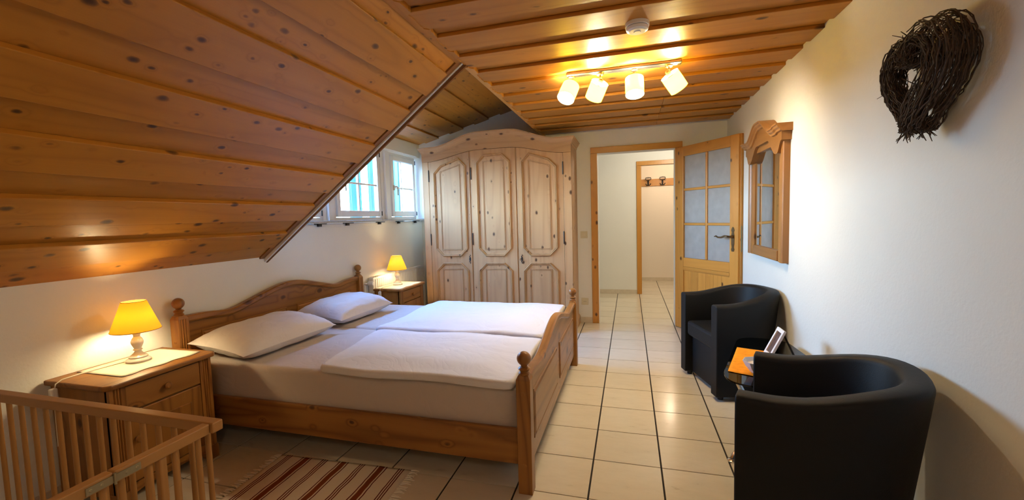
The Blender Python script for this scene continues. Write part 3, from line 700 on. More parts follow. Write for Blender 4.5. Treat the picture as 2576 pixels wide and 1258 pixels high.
# ------------------------------------------------------------------ nightstands
def nightstand(x0, x1, y0, y1, label):
    r_ = empty('nightstand', ((x0 + x1) / 2, (y0 + y1) / 2, 0)); tag(r_, label, 'nightstand', 'pine nightstands beside the bed')
    hx, hy = (x1 - x0) / 2, (y1 - y0) / 2; c = 0.022
    MB().prism([(-hx, -hy), (hx - c, -hy), (hx, -hy + c), (hx, hy - c), (hx - c, hy), (-hx, hy)], 'z', 0.566, 0.590).build('top', bed_y, r_, bevel=0.006)
    bx, by = hx - 0.024, hy - 0.026
    MB().box(-hx, bx - 0.018, -by, by, 0.05, 0.566).build('body', bed_z, r_)
    for s_ in (-1, 1):
        y = s_ * (by - 0.032); n = 0.006; a = 0.032
        sec = [(bx - 0.030, y - a), (bx, y - a), (bx, y - 0.016), (bx - n, y - 0.012), (bx, y - 0.008), (bx, y - 0.004), (bx - n, y), (bx, y + 0.004), (bx, y + 0.008), (bx - n, y + 0.012), (bx, y + 0.016), (bx, y + a), (bx - 0.030, y + a)]
        MB().prism(sec, 'z', 0.05, 0.566).build('fluted_stile', bed_z, r_)
        MB().prism([(s_ * (by + 0.004), 0), (s_ * (by + 0.004), 0.075), (s_ * (by - 0.066), 0.075), (s_ * (by - 0.060), 0.02), (s_ * (by - 0.045), 0.0)], 'x', bx - 0.05, bx + 0.008).build('foot', bed_z, r_, bevel=0.003)
        box('foot', bed_z, r_, -hx, -hx + 0.05, min(s_ * by, s_ * (by - 0.05)), max(s_ * by, s_ * (by - 0.05)), 0, 0.05)
    w_ = by - 0.066
    dr = box('drawer', bed_y, r_, bx - 0.018, bx - 0.002, -w_, w_, 0.438, 0.556, bevel=0.004)
    kn = [(0.008, 0), (0.007, 0.008), (0.015, 0.014), (0.017, 0.021), (0.011, 0.028), (0.0005, 0.030)]
    MB().lathe(kn, 16, T(bx - 0.002, 0, 0.497) @ R(math.pi / 2, 'Y')).build('knob', bed_z, dr, smooth=SA)
    do = box('door', bed_z, r_, bx - 0.018, bx - 0.002, -w_, w_, 0.10, 0.430, bevel=0.003)
    pb = MB(); poly = [(-w_ + 0.05, 0.14), (w_ - 0.05, 0.14), (w_ - 0.05, 0.37), (-w_ + 0.05, 0.37)]
    ring(pb, poly, [(0, 0), (0.003, -0.006), (0.012, 0.004)], lambda u, v, h: (bx - 0.002 + h, u, v)); q = offset_poly(poly, 0.012)
    pb.add([(bx + 0.002, u, v) for u, v in q], [(0, 1, 2, 3)]); pb.build('raised_panel', bed_z, do)
    MB().lathe(kn, 16, T(bx - 0.002, -w_ + 0.028, 0.30) @ R(math.pi / 2, 'Y')).build('knob', bed_z, do, smooth=SA)
    ap = [(-w_, 0.095)] + [(-w_ + 2 * w_ * i / 16, 0.045 + 0.028 * math.sin(math.pi * i / 16)) for i in range(17)] + [(w_, 0.095)]
    MB().prism(ap, 'x', bx - 0.02, bx - 0.003).build('apron', bed_y, r_)
    return r_
nightstand(-2.412, -2.0, -3.966, -3.420, 'pine nightstand with drawer at the near side of the bed, behind the playpen')
nightstand(-2.335, -2.010, -1.350, -0.795, 'pine nightstand with drawer between the bed and the wardrobe')

def runner(x0, x1, y0, y1, z, label, zig):
    mb = MB(); nu, nv = 14, 22
    def P(u, v):
        x = x0 + (x1 - x0) * u; y = y0 + (y1 - y0) * v
        if u > 0.99 and zig: x += 0.008 * math.sin(v * 17)
        return (x, y, z + 0.0012 + 0.001 * nz(x * 8, y * 8) )
    mb.grid(P, nu, nv); o = mb.build('table_runner', runner_m, None, smooth=1.0)
    s_ = o.modifiers.new('thick', 'SOLIDIFY'); s_.thickness = 0.0018; s_.offset = 1
    tag(o, label, 'table runner', 'cream cloths on the nightstands'); return o
runner(-2.385, -2.075, -3.85, -3.455, 0.590, 'cream cloth runner on the near nightstand under the lamp', True)
runner(-2.325, -2.035, -1.335, -0.83, 0.590, 'cream cloth runner on the far nightstand under the lamp', True)

def table_lamp(x, y, z, label, cordpts, swp):
    r_ = empty('table_lamp', (x, y, z)); tag(r_, label, 'lamp', 'lit bedside lamps')
    pr = [(0.052, 0), (0.054, 0.008), (0.050, 0.014), (0.040, 0.020), (0.041, 0.026), (0.030, 0.034), (0.019, 0.044), (0.013, 0.054), (0.021, 0.060), (0.015, 0.066), (0.020, 0.078), (0.026, 0.092), (0.027, 0.102), (0.022, 0.116), (0.014, 0.128), (0.015, 0.138), (0.022, 0.150), (0.022, 0.158), (0.010, 0.160)]
    MB().lathe(pr, 28).build('base', lamp_white, r_, smooth=SA)
    sh = MB().lathe([(0.106, 0.163), (0.052, 0.312)], 40, caps=False).build('lamp_shade', shade_y, r_, smooth=SA)
    md = sh.modifiers.new('thick', 'SOLIDIFY'); md.thickness = 0.0015; md.offset = 0
    for rr_, zz in ((0.106, 0.163), (0.052, 0.312)):
        MB().tube([(rr_ * math.cos(q / 40 * 2 * math.pi), rr_ * math.sin(q / 40 * 2 * math.pi), zz) for q in range(40)], 0.0016, 5, closed=True).build('shade_rim', shade_rim, sh, smooth=SA)
    pr = [(0.009, 0.16), (0.012, 0.185), (0.022, 0.21), (0.027, 0.232), (0.022, 0.252), (0.010, 0.262), (0.001, 0.264)]
    MB().lathe(pr, 14).build('bulb', bulb_bed, r_, smooth=SA)
    if cordpts:
        MB().tube([(a - x, b - y, c - z) for a, b, c in cordpts], 0.0028, 6).build('cord', cord_m, r_, smooth=SA)
        a, b, c = swp
        MB().box(-0.013, 0.013, -0.013, 0.013, -0.034, 0.034).build('cord_switch', plastic, r_, bevel=0.006).location = (a - x, b - y, c - z)
    return r_
shade_rim = plain('shade_rim_brown', (0.25, 0.10, 0.03), 0.6)
table_lamp(-2.255, -3.655, 0.594, 'lit yellow-shaded white lamp on the near nightstand', [(-2.29, -3.70, 0.60), (-2.31, -3.78, 0.598), (-2.315, -3.88, 0.598), (-2.310, -3.95, 0.597), (-2.308, -3.975, 0.585), (-2.308, -3.985, 0.54), (-2.308, -3.988, 0.30)], (-2.308, -3.986, 0.535))
table_lamp(-2.215, -1.060, 0.594, 'small lit yellow-shaded white lamp on the far nightstand before the radiator', [(-2.24, -1.10, 0.60), (-2.26, -1.20, 0.598), (-2.25, -1.30, 0.598), (-2.245, -1.358, 0.596), (-2.245, -1.364, 0.57), (-2.245, -1.366, 0.45)], (-2.245, -1.368, 0.535))

# ------------------------------------------------------------------ wardrobe
wa = empty('wardrobe', (-1.268, -0.25, 0)); tag(wa, 'three-door pale pine wardrobe with arched cornice and octagonal door panels', 'wardrobe')
wx, wy = wa.location.x, wa.location.y
X0, X1 = -2.140 - wx, -0.398 - wx; YFR = -0.50 - wy; YBK = -0.004 - wy
def bot(x):   # underside of the arched frieze
    return 1.955 + 0.098 * (1 - sm(0.18, 0.80, abs(x)))
def topc(x): return 2.098 + 0.130 * (1 - sm(0.18, 0.72, abs(x)))
n_ = 40
xs = [X0 + (X1 - X0) * i / n_ for i in range(n_ + 1)]
for nm, a, b in (('side_panel', X0, X0 + 0.022), ('side_panel', X1 - 0.022, X1)):
    box(nm, war_z, wa, a, b, YFR + 0.004, YBK, 0.0, 2.08, bevel=0.002)
box('back_panel', war_z, wa, X0 + 0.023, X1 - 0.023, YBK - 0.01, YBK, 0.05, 2.06)
box('floor_board', war_x, wa, X0 + 0.023, X1 - 0.023, YFR + 0.03, YBK - 0.011, 0.09, 0.11)
box('top_board', war_x, wa, X0 + 0.023, X1 - 0.023, YFR + 0.03, YBK - 0.011, 2.05, 2.07)
MB().prism([(x, bot(x)) for x in xs] + [(x, topc(x) - 0.05) for x in xs[::-1]], 'y', YFR - 0.004, YFR + 0.022).build('frieze', war_x, wa)
for a, b in ((X0, -2.062 - wx), (-0.484 - wx, X1)):
    box('front_stile', war_z, wa, a, b, YFR - 0.002, YFR + 0.022, 0.11, bot(X0) - 0.001, bevel=0.003)
MB().prism([(X0 - 0.018, 0), (X1 + 0.018, 0), (X1 + 0.018, 0.085), (X1, 0.11), (X0, 0.11), (X0 - 0.018, 0.085)], 'y', YFR - 0.022, YBK).build('plinth', war_x, wa, bevel=0.004)
# cornice: moulding profile swept along the arch and back along the sides
prof = [(0.0, -0.075), (0.008, -0.070), (0.010, -0.055), (0.030, -0.035), (0.040, -0.022), (0.042, -0.012), (0.052, -0.008), (0.052, 0.0), (0.0, 0.0)]
path = [((X1, YBK), (1, 0))] + [((X1, YFR), (1, -1))] + [((x, YFR), (0, -1)) for x in xs[::-1][1:-1]] + [((X0, YFR), (-1, -1))] + [((X0, YBK), (-1, 0))]
vs = []
for (px, py), (nx_, ny_) in path:
    for o_, h_ in prof: vs.append((px + nx_ * o_ * 0.75, py + ny_ * o_, topc(px) + 0.016 + h_))
m_ = len(prof); fs = [(i * m_ + j, (i + 1) * m_ + j, (i + 1) * m_ + (j + 1) % m_, i * m_ + (j + 1) % m_) for i in range(len(path) - 1) for j in range(m_)]
fs += [tuple(range(m_)), tuple(range((len(path) - 1) * m_, len(path) * m_))[::-1]]
MB().add(vs, fs).build('cornice', war_x, wa, smooth=0.5)
MB().prism([(x, topc(x) - 0.045) for x in xs] + [(x, topc(x) + 0.006) for x in xs[::-1]], 'y', YFR, YFR + 0.02).build('cornice_backing', war_x, wa)

def oct_poly(a, b, z0, z1, c, ztop=None):
    za, zb = ztop if ztop else (z1, z1)
    return [(a + c, z0), (b - c, z0), (b, z0 + c), (b, zb - c * 1.0), (b - c, zb), (a + c, za), (a, za - c * 1.0), (a, z0 + c)]
mprof = [(0.0, 0.0), (0.001, 0.014), (0.008, 0.024), (0.015, 0.013), (0.020, 0.017), (0.026, 0.001), (0.034, 0.001)]
iprof = [(0.0, 0.001), (0.0015, 0.008), (0.005, 0.008), (0.0065, 0.002), (0.009, 0.002), (0.0105, 0.007), (0.014, 0.007), (0.0155, 0.001)]
key_z = 0.812
def wdoor(a, b, pa, pb, zt, lock=None, hinge='l'):
    n = 14; pts = [(a + (b - a) * i / n) for i in range(n + 1)]
    d = MB().prism([(x - wx, 0.115) for x in pts] + [(x - wx, bot(x - wx) - 0.003) for x in pts[::-1]], 'y', YFR, YFR + 0.020).build('door', war_z, wa, bevel=0.0025)
    place = lambda u, v, h: (u - wx, YFR - h, v)
    for (z0, z1, zz) in ((0.845, None, zt), (0.20, 0.772, None)):
        poly = oct_poly(pa, pb, z0, z1 if z1 else 0, 0.088, zz)
        mo = MB(); ring(mo, poly, mprof, place); o = mo.build('octagonal_moulding', war_z, d, smooth=0.5)
        inner = offset_poly(poly, 0.034)
        box_a, box_b = pa + 0.072, pb - 0.072
        zi0 = z0 + 0.072; ta = (zz[0] if zz else z1) - 0.070; tb = (zz[1] if zz else z1) - 0.070
        p2 = [(box_a, zi0), (box_b, zi0), (box_b, tb), (box_a, ta)]
        field = MB().add([place(u, v, 0.0012) for u, v in inner], [tuple(range(8))]); ring(field, p2, iprof, place)
        field.build('carved_panel', war_z, d)
        for (u, v), (su, sv) in zip(p2, ((1, 1), (-1, 1), (-1, -1), (1, -1))):
            A = (u + su * 0.004, v + sv * 0.004); e_ = 0.034
            tri = [A, (A[0] + su * e_, A[1]), (A[0], A[1] + sv * e_)]
            if su * sv < 0: tri = tri[::-1]
            cs = MB(); ring(cs, tri, [(0.0, 0.001), (0.002, 0.006), (0.006, 0.003)], place)
            cs.add([place(*p, 0.004) for p in offset_poly(tri, 0.006)], [(0, 1, 2)])
            cs.build('corner_carving', war_z, d)
    hx = (a + 0.002 if hinge == 'l' else b - 0.002) - wx
    for z in (1.045, 1.790, 0.22):
        MB().lathe([(0.0055, z - 0.068), (0.0065, z - 0.066), (0.0065, z + 0.066), (0.0055, z + 0.068)], 8, T(hx, YFR - 0.005, 0)).build('hinge', iron, d, smooth=SA)
    if lock is not None:
        lx = lock - wx; l = MB()
        for s_ in (1, -1):
            pts_ = []
            for i in range(22):
                t_ = i / 21; ang_ = t_ * 5.0
                pts_.append((lx + 0.007 * math.sin(ang_ * 1.9) , YFR - 0.004, key_z + s_ * (0.008 + 0.042 * t_)))
            l.tube(pts_, 0.0035, 6)
        l.prism([(lx - 0.008, key_z - 0.018), (lx + 0.008, key_z - 0.018), (lx + 0.011, key_z), (lx + 0.008, key_z + 0.018), (lx - 0.008, key_z + 0.018), (lx - 0.011, key_z)], 'y', YFR - 0.004, YFR)
        l.build('lock_plate', iron, d, smooth=SA)
        if lock > -1.2:
            kk = MB().tube([(lx, YFR - 0.004, key_z), (lx, YFR - 0.035, key_z)], 0.003, 6); kk.tube([(lx + 0.011 * math.cos(t * math.pi / 6), YFR - 0.045 , key_z + 0.011 * math.sin(t * math.pi / 6)) for t in range(12)], 0.003, 6, closed=True)
            kk.build('key', bronze, d, smooth=SA)
wdoor(-2.060, -1.552, -1.995, -1.592, (1.905, 1.978), lock=-1.578)
wdoor(-1.536, -1.011, -1.467, -1.070, (1.995, 1.995))
wdoor(-0.997, -0.486, -0.945, -0.552, (1.978, 1.905), lock=-0.962, hinge='r')
for x in (-1.544, -1.004):
    box('middle_strip', war_z, wa, x - wx - 0.012, x - wx + 0.012, YFR + 0.0125, YFR + 0.02, 0.115, bot(x - wx) - 0.003, bevel=0.002)

# ------------------------------------------------------------------ radiator
ra = empty('radiator', (-2.385, -0.72, 0.13)); tag(ra, 'white ribbed panel radiator under the windows behind the far nightstand', 'radiator')
rb = MB(); n = 30; y0, y1 = -0.58, 0.60; pitch = (y1 - y0) / n; sec = []
for i in range(n):
    a = y0 + i * pitch; sec += [(0.020, a), (0.028, a + pitch * 0.30), (0.028, a + pitch * 0.55), (0.020, a + pitch * 0.85)]
rb.prism([(0.008, y0)] + sec + [(0.020, y1), (0.008, y1)], 'z', 0.05, 0.545); rb.build('front_panel', radiator_m, ra)
gl = MB().box(-0.022, 0.030, y0 - 0.005, y1 + 0.005, 0.563, 0.568)
for i in range(34): gl.box(-0.022, 0.030, y0 + 0.02 + i * 0.034, y0 + 0.032 + i * 0.034, 0.568, 0.573)
gl.build('top_grille', radiator_m, ra)
MB().box(0.008, 0.031, y0, y1, 0.545, 0.563).box(0.008, 0.031, y0, y1, 0.03, 0.05).build('header', radiator_m, ra, bevel=0.004)
for a in (y0 - 0.008, y1 + 0.001): MB().box(-0.024, 0.030, a, a + 0.007, 0.02, 0.566).build('side_cover', radiator_m, ra, bevel=0.003)
MB().box(-0.030, -0.012, y0, y1, 0.05, 0.545).build('back_panel', radiator_m, ra)
vm = T(0.0, y0 - 0.02, 0.515)
MB().tube([(0, 0.014, 0), (0, -0.03, 0), (0, -0.055, 0), (-0.02, -0.065, 0)], 0.011, 10, vm).build('valve_pipe', chrome, ra, smooth=SA)
MB().lathe([(0.018, 0), (0.024, 0.006), (0.025, 0.05), (0.020, 0.062), (0.001, 0.063)], 18, T(0.0, y0 - 0.05, 0.515) @ R(math.pi / 2, 'Y')).build('thermostat_head', white_paint, ra, smooth=SA)
for z in (0.515,):
    MB().tube([(-0.02, y0 - 0.085, 0.515), (-0.02, y0 - 0.085, -0.125)], 0.009, 8).build('pipe', white_paint, ra, smooth=SA)

# ------------------------------------------------------------------ tub chairs
def tub_chair(loc, rz, label):
    r_ = empty('tub_chair', loc, rz); tag(r_, label, 'armchair', 'black tub chairs')
    Wd, Dp, Th = 0.30, 0.535, 0.085
    def curve(t_, off):   # t in 0..1, front left round the back to front right; local +x is forward
        w_ = Wd - off; straight = 0.20; back = Dp - straight - off
        t_ = t_ * 3
        if t_ <= 1: return (-straight * t_, -w_)
        if t_ >= 2: return (-straight * (3 - t_), w_)
        a = (t_ - 1) * math.pi - math.pi / 2
        return (-straight - back * abs(math.cos(a)) ** 0.82, w_ * math.copysign(abs(math.sin(a)) ** 0.82, math.sin(a)))
    nu = 72; mb = MB()
    prof = []   # (offset from the outside, height kind)
    def ring_pts(u):
        x, y = curve(u, 0); back = sm(0.08, 0.52, -x); zt = 0.650 + 0.068 * back
        out = []
        r0 = 0.022
        sect = [(0.0, 0.03), (0.0, 0.25), (0.0, 0.45), (0.0, zt - r0), (0.006, zt - 0.006), (0.018, zt), (Th - 0.018, zt), (Th - 0.006, zt - 0.006), (Th, zt - r0), (Th, 0.45), (Th, 0.30), (Th, 0.06), (Th, 0.03)]
        for off, z in sect:
            X, Y = curve(u, off); k_ = 1 - 0.16 * (1 - z / 0.75)        # back leans in towards the floor
            k2 = 1 - 0.10 * (1 - z / 0.75) * sm(0.15, 0.5, -X)
            out.append((X * k_, Y * k2, z))
        return out
    k = 13; vs = []
    for i in range(nu + 1): vs += ring_pts(i / nu)
    fs = [(i * k + j, i * k + (j + 1) % k, (i + 1) * k + (j + 1) % k, (i + 1) * k + j) for i in range(nu) for j in range(k)]
    fs += [tuple(range(k))[::-1], tuple(range(nu * k, (nu + 1) * k))]
    mb.add(vs, fs); mb.build('shell', black_m, r_, smooth=0.9, bevel=0.006)
    iw = Wd - Th - 0.002
    def seatpoly(w_, d_, fx): return [(fx, -w_), (fx, w_)] + [(-0.18 - (d_) * math.sin(a) , w_ * math.cos(a)) for a in [i / 12 * math.pi for i in range(13)]]
    MB().prism(seatpoly(iw, 0.26, -0.012), 'z', 0.325, 0.440).build('seat_cushion', black_m, r_, bevel=0.022, seg=3)
    MB().prism(seatpoly(iw, 0.22, -0.055), 'z', 0.03, 0.322).build('seat_base', black_m, r_, bevel=0.005)
    for fx, fy in ((-0.05, -0.25), (-0.05, 0.25), (-0.38, -0.16), (-0.38, 0.16)):
        MB().lathe([(0.018, 0), (0.020, 0.03)], 12, T(fx, fy, 0)).build('foot', rubber, r_)
    return r_
uu = Vector((0.14, -0.50)).normalized()
tub_chair((0.657, -1.812, 0), math.atan2(-0.269, -0.963), 'black leatherette tub chair standing by the open door')
tub_chair((0.628, -3.352, 0), math.atan2(0.335, -0.942), 'black leatherette tub chair in the right foreground, its back against the wall')

# ------------------------------------------------------------------ glass side table and what stands on it
tb = empty('side_table', (0.88, -2.62, 0)); tag(tb, 'dark glass side table with curved chrome legs between the tub chairs', 'table')
V3 = [(-0.18, -0.30), (0.22, -0.22), (0.07, 0.36)]
def rtri(verts, rad, n=12):
    out = []; k_ = len(verts)
    for i in range(k_):
        p0, p1, p2 = (Vector(verts[(i + q) % k_]) for q in (-1, 0, 1))
        a, b = (p0 - p1).normalized(), (p2 - p1).normalized(); L_ = min(rad * 1.0, (p0 - p1).length * 0.45, (p2 - p1).length * 0.45)
        A, B_ = p1 + a * L_, p1 + b * L_
        for q in range(n + 1):
            t_ = q / n; out.append(tuple(A * (1 - t_) ** 2 + p1 * 2 * t_ * (1 - t_) + B_ * t_ ** 2))
    return out
MB().prism(rtri([(-0.30, -0.42), (0.27, -0.36), (0.235, 0.47), (-0.02, 0.50)], 0.26), 'z', 0.452, 0.460).build('glass_top', table_glass, tb, bevel=0.002)
for (ax_, ay_) in ((-0.17, -0.20), (0.19, -0.20), (0.06, 0.22)):
    fx, fy = ax_ * 1.15, ay_ * 1.15
    MB().lathe([(0.030, 0.446), (0.032, 0.4515)], 20, T(ax_, ay_, 0)).build('top_disc', chrome, tb, smooth=SA)
    pts_ = [(ax_, ay_, 0.446), (ax_, ay_, 0.41), (ax_ * 0.75, ay_ * 0.75, 0.32), (ax_ * 0.30, ay_ * 0.30, 0.22), (ax_ * 0.12, ay_ * 0.12, 0.17), (ax_ * 0.30, ay_ * 0.30, 0.12), (fx * 0.7, fy * 0.7, 0.06), (fx * 0.95, fy * 0.95, 0.028), (fx, fy, 0.012)]
    MB().tube(pts_, 0.013, 10).build('leg', chrome, tb, smooth=SA)
    MB().lathe([(0.024, 0.0), (0.024, 0.008), (0.012, 0.014)], 16, T(fx, fy, 0)).build('foot', chrome, tb, smooth=SA)
MB().lathe([(0.03, 0.155), (0.03, 0.185)], 16).build('hub', chrome, tb, smooth=SA)
mb = MB(); q4 = [(0.664, -2.827), (0.85, -2.92), (0.955, -2.44), (0.799, -2.383)]
def P(u, v):
    a = Vector(q4[0]) * (1 - u) + Vector(q4[1]) * u; b = Vector(q4[3]) * (1 - u) + Vector(q4[2]) * u; p = a * (1 - v) + b * v
    return (p.x, p.y, 0.4612 + 0.0012 * (1 + nz(p.x * 25, p.y * 25)))
o = mb.grid(P, 12, 16).build('cloth_napkin', orange_m, None, smooth=1.0); md = o.modifiers.new('t', 'SOLIDIFY'); md.thickness = 0.0015; md.offset = 1
tag(o, 'bright orange cloth spread on the glass side table', 'cloth')
ds = empty('glass_dish', (0.800, -2.835, 0.4655)); tag(ds, 'small faceted frosted white dish on the orange cloth, half hidden by the near chair', 'dish')
MB().lathe([(0.030, 0), (0.034, 0.003), (0.058, 0.034), (0.072, 0.062), (0.069, 0.062), (0.055, 0.036), (0.030, 0.007), (0.001, 0.006)], 8).build('bowl', dish_m, ds)
MB().lathe([(0.052, 0.037), (0.050, 0.046), (0.025, 0.053), (0.001, 0.055)], 10).build('filling', plain('pale_filling', (0.72, 0.62, 0.50), 0.8, bump=1.0, bscale=80), ds, smooth=SA)
fr = empty('picture_frame', (0.925, -2.53, 0.4655)); tag(fr, 'small white picture frame leaning back on the glass table', 'picture frame')
FM = R(math.radians(25), 'Y')
rg = MB(); ring(rg, [(-0.055, 0), (0.055, 0), (0.055, 0.165), (-0.055, 0.165)], [(0, 0), (0, 0.012), (0.019, 0.012), (0.019, 0.0)], lambda u, v, h: FM @ Vector((-h, -u, v)))
rg.f = [f[::-1] for f in rg.f]; rg.build('frame', white_paint, fr)
MB().box(-0.004, -0.002, -0.037, 0.037, 0.018, 0.147, FM).build('photo', photo_m, fr)
MB().box(0.0, 0.002, -0.05, 0.05, 0.004, 0.16, FM).build('back_board', iron, fr)
MB().add([FM @ Vector((0.003, -0.02, 0.15)), FM @ Vector((0.003, 0.02, 0.15)), Vector((0.125, 0.02, 0.0)), Vector((0.125, -0.02, 0.0)), FM @ Vector((0.006, -0.02, 0.15)), FM @ Vector((0.006, 0.02, 0.15)), Vector((0.129, 0.02, 0.0)), Vector((0.129, -0.02, 0.0))], [(0, 1, 2, 3), (7, 6, 5, 4), (0, 3, 7, 4), (1, 5, 6, 2), (0, 4, 5, 1), (3, 2, 6, 7)]).build('easel_back', iron, fr)

# ------------------------------------------------------------------ wall mirror
mi = empty('wall_mirror', (XR, -1.51, 0.92)); tag(mi, 'tall pine-framed wall mirror with a curved pediment by the door', 'mirror')
zt = 0.885; hw = 0.435
for s_ in (-1, 1):
    MB().prism([(0, s_ * hw), (-0.036, s_ * hw), (-0.042, s_ * (hw - 0.006)), (-0.042, s_ * (hw - 0.045)), (-0.032, s_ * (hw - 0.055)), (-0.034, s_ * (hw - 0.10)), (-0.022, s_ * (hw - 0.125)), (0, s_ * (hw - 0.125))], 'z', 0, zt).build('stile', mir_z, mi)
box('bottom_rail', mir_y, mi, -0.036, 0, -hw + 0.125, hw - 0.125, 0, 0.075, bevel=0.006)
box('top_rail', mir_y, mi, -0.036, 0, -hw + 0.125, hw - 0.125, 0.80, zt, bevel=0.004)
box('mirror_glass', mirror_m, mi, -0.016, -0.010, -hw + 0.120, hw - 0.120, 0.07, 0.805)
def pedz(t_):  # outline of the pediment top, t = -1..1
    a = abs(t_)
    return 0.895 + 0.105 * (1 - sm(0.10, 0.62, a)) + 0.010 * sm(0.76, 0.82, a)
def pedb(t_):
    a = abs(t_); return 0.845 - 0.115 * sm(0.30, 0.72, a) + 0.075 * sm(0.80, 0.97, a)
HW2 = 0.475; tt = [i / 60 * 2 - 1 for i in range(61)]
MB().prism([(HW2 * 0.96 * a, pedb(a)) for a in tt] + [(HW2 * 0.96 * a, pedz(a) - 0.02) for a in tt[::-1]], 'x', -0.058, -0.0005).build('pediment', mir_y, mi)
prof = [(-0.058, -0.045), (-0.070, -0.040), (-0.074, -0.028), (-0.086, -0.020), (-0.090, -0.008), (-0.098, -0.004), (-0.098, 0.006), (0, 0.006), (0, -0.045)]
vs = [(px, HW2 * a, pedz(a) + pz) for a in tt for px, pz in prof]; m_ = len(prof)
fs = [(i * m_ + j, (i + 1) * m_ + j, (i + 1) * m_ + (j + 1) % m_, i * m_ + (j + 1) % m_) for i in range(len(tt) - 1) for j in range(m_)] + [tuple(range(m_)), tuple(range((len(tt) - 1) * m_, len(tt) * m_))[::-1]]
MB().add(vs, fs).build('cornice', mir_y, mi, smooth=0.5)

# ------------------------------------------------------------------ heart wreath of twigs
wt = MB(); rw = random.Random(11)
def heart(t_):
    s_ = math.sin(t_); x = s_ ** 3; y = (13 * math.cos(t_) - 5 * math.cos(2 * t_) - 2 * math.cos(3 * t_) - math.cos(4 * t_)) / 16
    return x, y
WC = Vector((1.118, -3.405, 1.695)); tw = []
def hp(t_, rr_, ph):
    x, y = heart(t_); x2, y2 = heart(t_ + 0.01); tx, ty = x2 - x, y2 - y; l = math.hypot(tx, ty) or 1
    nx_, ny_ = ty / l, -tx / l
    wide = 0.047 + 0.014 * math.sin(t_ + 0.4)
    ox_, oz_ = math.cos(ph) * rr_ * wide, math.sin(ph) * rr_ * wide
    return Vector((WC.x + oz_ * 1.05, WC.y - (x * 0.142 + nx_ * ox_), WC.z + y * 0.158 + ny_ * ox_))
for i in range(230):
    t0 = rw.uniform(0, 2 * math.pi); ln_ = rw.uniform(1.2, 3.6); ph = rw.uniform(0, 6.28); r0 = rw.uniform(0.45, 1.0) if i % 3 else rw.uniform(0.85, 1.08); tws = rw.uniform(-1.3, 1.3); n = int(12 + ln_ * 7)
    pts_ = []
    for j in range(n + 1):
        u = j / n; w_ = 0.004
        p = hp(t0 + ln_ * u, r0 * (1 + 0.10 * math.sin(u * 9 + i)), ph + tws * u); pts_.append(p + Vector((rw.uniform(-w_, w_), rw.uniform(-w_, w_), rw.uniform(-w_, w_)) ))
    wt.tube(pts_, [rw.uniform(0.0014, 0.0026)] * (n + 1), 4)
for i in range(34):
    t0 = math.pi + rw.uniform(-0.35, 0.35); p = hp(t0, rw.uniform(0.5, 1.0), rw.uniform(0, 6.28)); q = p + Vector((rw.uniform(-0.03, 0.03), rw.uniform(-0.04, 0.04), rw.uniform(-0.045, -0.01)))
    wt.tube([p, (p + q) / 2 + Vector((rw.uniform(-.008, .008),) * 3), q], [0.0022, 0.002, 0.0012], 4)
for i in range(26):
    t0 = rw.uniform(0, 6.28); p = hp(t0, 1.0, rw.uniform(0, 6.28)); q = p + Vector([rw.uniform(-0.03, 0.03) for _ in range(3)]); q.x = min(q.x, 1.185)
    wt.tube([p, q], [0.0018, 0.001], 4)
wt.v = [(min(x, 1.188), y, z) for x, y, z in wt.v]
o = wt.build('twig_wreath', twig_m); tag(o, 'heart-shaped wreath of dark brown twigs hanging on the right wall', 'wreath')

# ------------------------------------------------------------------ ceiling spotlights
tr = empty('spotlight_track', (0.152, -2.205, ZC)); tag(tr, 'chrome ceiling bar with four lit cream fabric-shaded spotlights', 'ceiling light')
MB().box(-0.36, 0.36, -0.030, 0.030, -0.026, -0.0005).build('bar', steel, tr, bevel=0.008)
lamps = [(-0.33, (-0.25, -0.50, -0.80)), (-0.14, (-0.42, 0.55, -0.72)), (0.075, (0.02, -0.30, -0.92)), (0.285, (0.55, 0.38, -0.74))]
for lx, dr_ in lamps:
    hz = Vector((lx, 0.0, -0.026))
    sp_ = MB().lathe([(0.020, -0.038), (0.024, -0.034), (0.024, -0.026)], 16, T(lx, 0, 0)).build('spotlight', steel, tr, smooth=SA)
    d_ = Vector(dr_).normalized(); piv = Vector((lx, 0, -0.082)); q = (-d_).to_track_quat('Z', 'Y').to_matrix().to_4x4()
    M_ = Matrix.Translation(piv) @ q     # local -z is the beam direction
    MB().tube([(lx, 0, -0.03), (lx, 0, -0.082)], 0.006, 8).build('arm', steel, sp_, smooth=SA)
    MB().lathe([(0.016, -0.020), (0.018, 0.0), (0.018, 0.020), (0.012, 0.026)], 14, M_).build('lamp_holder', steel, sp_, smooth=SA)
    R_ = 0.057
    sh = MB().lathe([(R_, -0.118), (R_ + 0.001, -0.06), (R_, -0.004)], 32, M_, caps=False).build('lamp_shade', shade_w, sp_, smooth=SA)
    for zz in (-0.118, -0.004):
        MB().tube([M_ @ Vector(((R_ + 0.0012) * math.cos(q_ / 32 * 2 * math.pi), (R_ + 0.0012) * math.sin(q_ / 32 * 2 * math.pi), zz)) for q_ in range(32)], 0.0013, 5, closed=True).build('shade_rim', iron, sp_, smooth=SA)
    MB().lathe([(0.008, -0.02), (0.018, -0.032), (0.028, -0.052), (0.029, -0.062), (0.022, -0.078), (0.010, -0.087), (0.001, -0.089)], 12, M_).build('bulb', bulb_spot, sp_, smooth=SA)
sd = empty('smoke_detector', (0.235, -2.855, ZC)); tag(sd, 'round white smoke detector on the wooden ceiling in front of the spotlights', 'smoke detector')
MB().lathe([(0.056, -0.020), (0.058, -0.018), (0.058, -0.0005)], 32).build('mounting_base', plastic, sd, smooth=SA)
MB().lathe([(0.001, -0.046), (0.016, -0.046), (0.018, -0.043), (0.040, -0.043), (0.052, -0.036), (0.056, -0.024), (0.050, -0.0205)], 32).build('cap', plastic, sd, smooth=0.4)

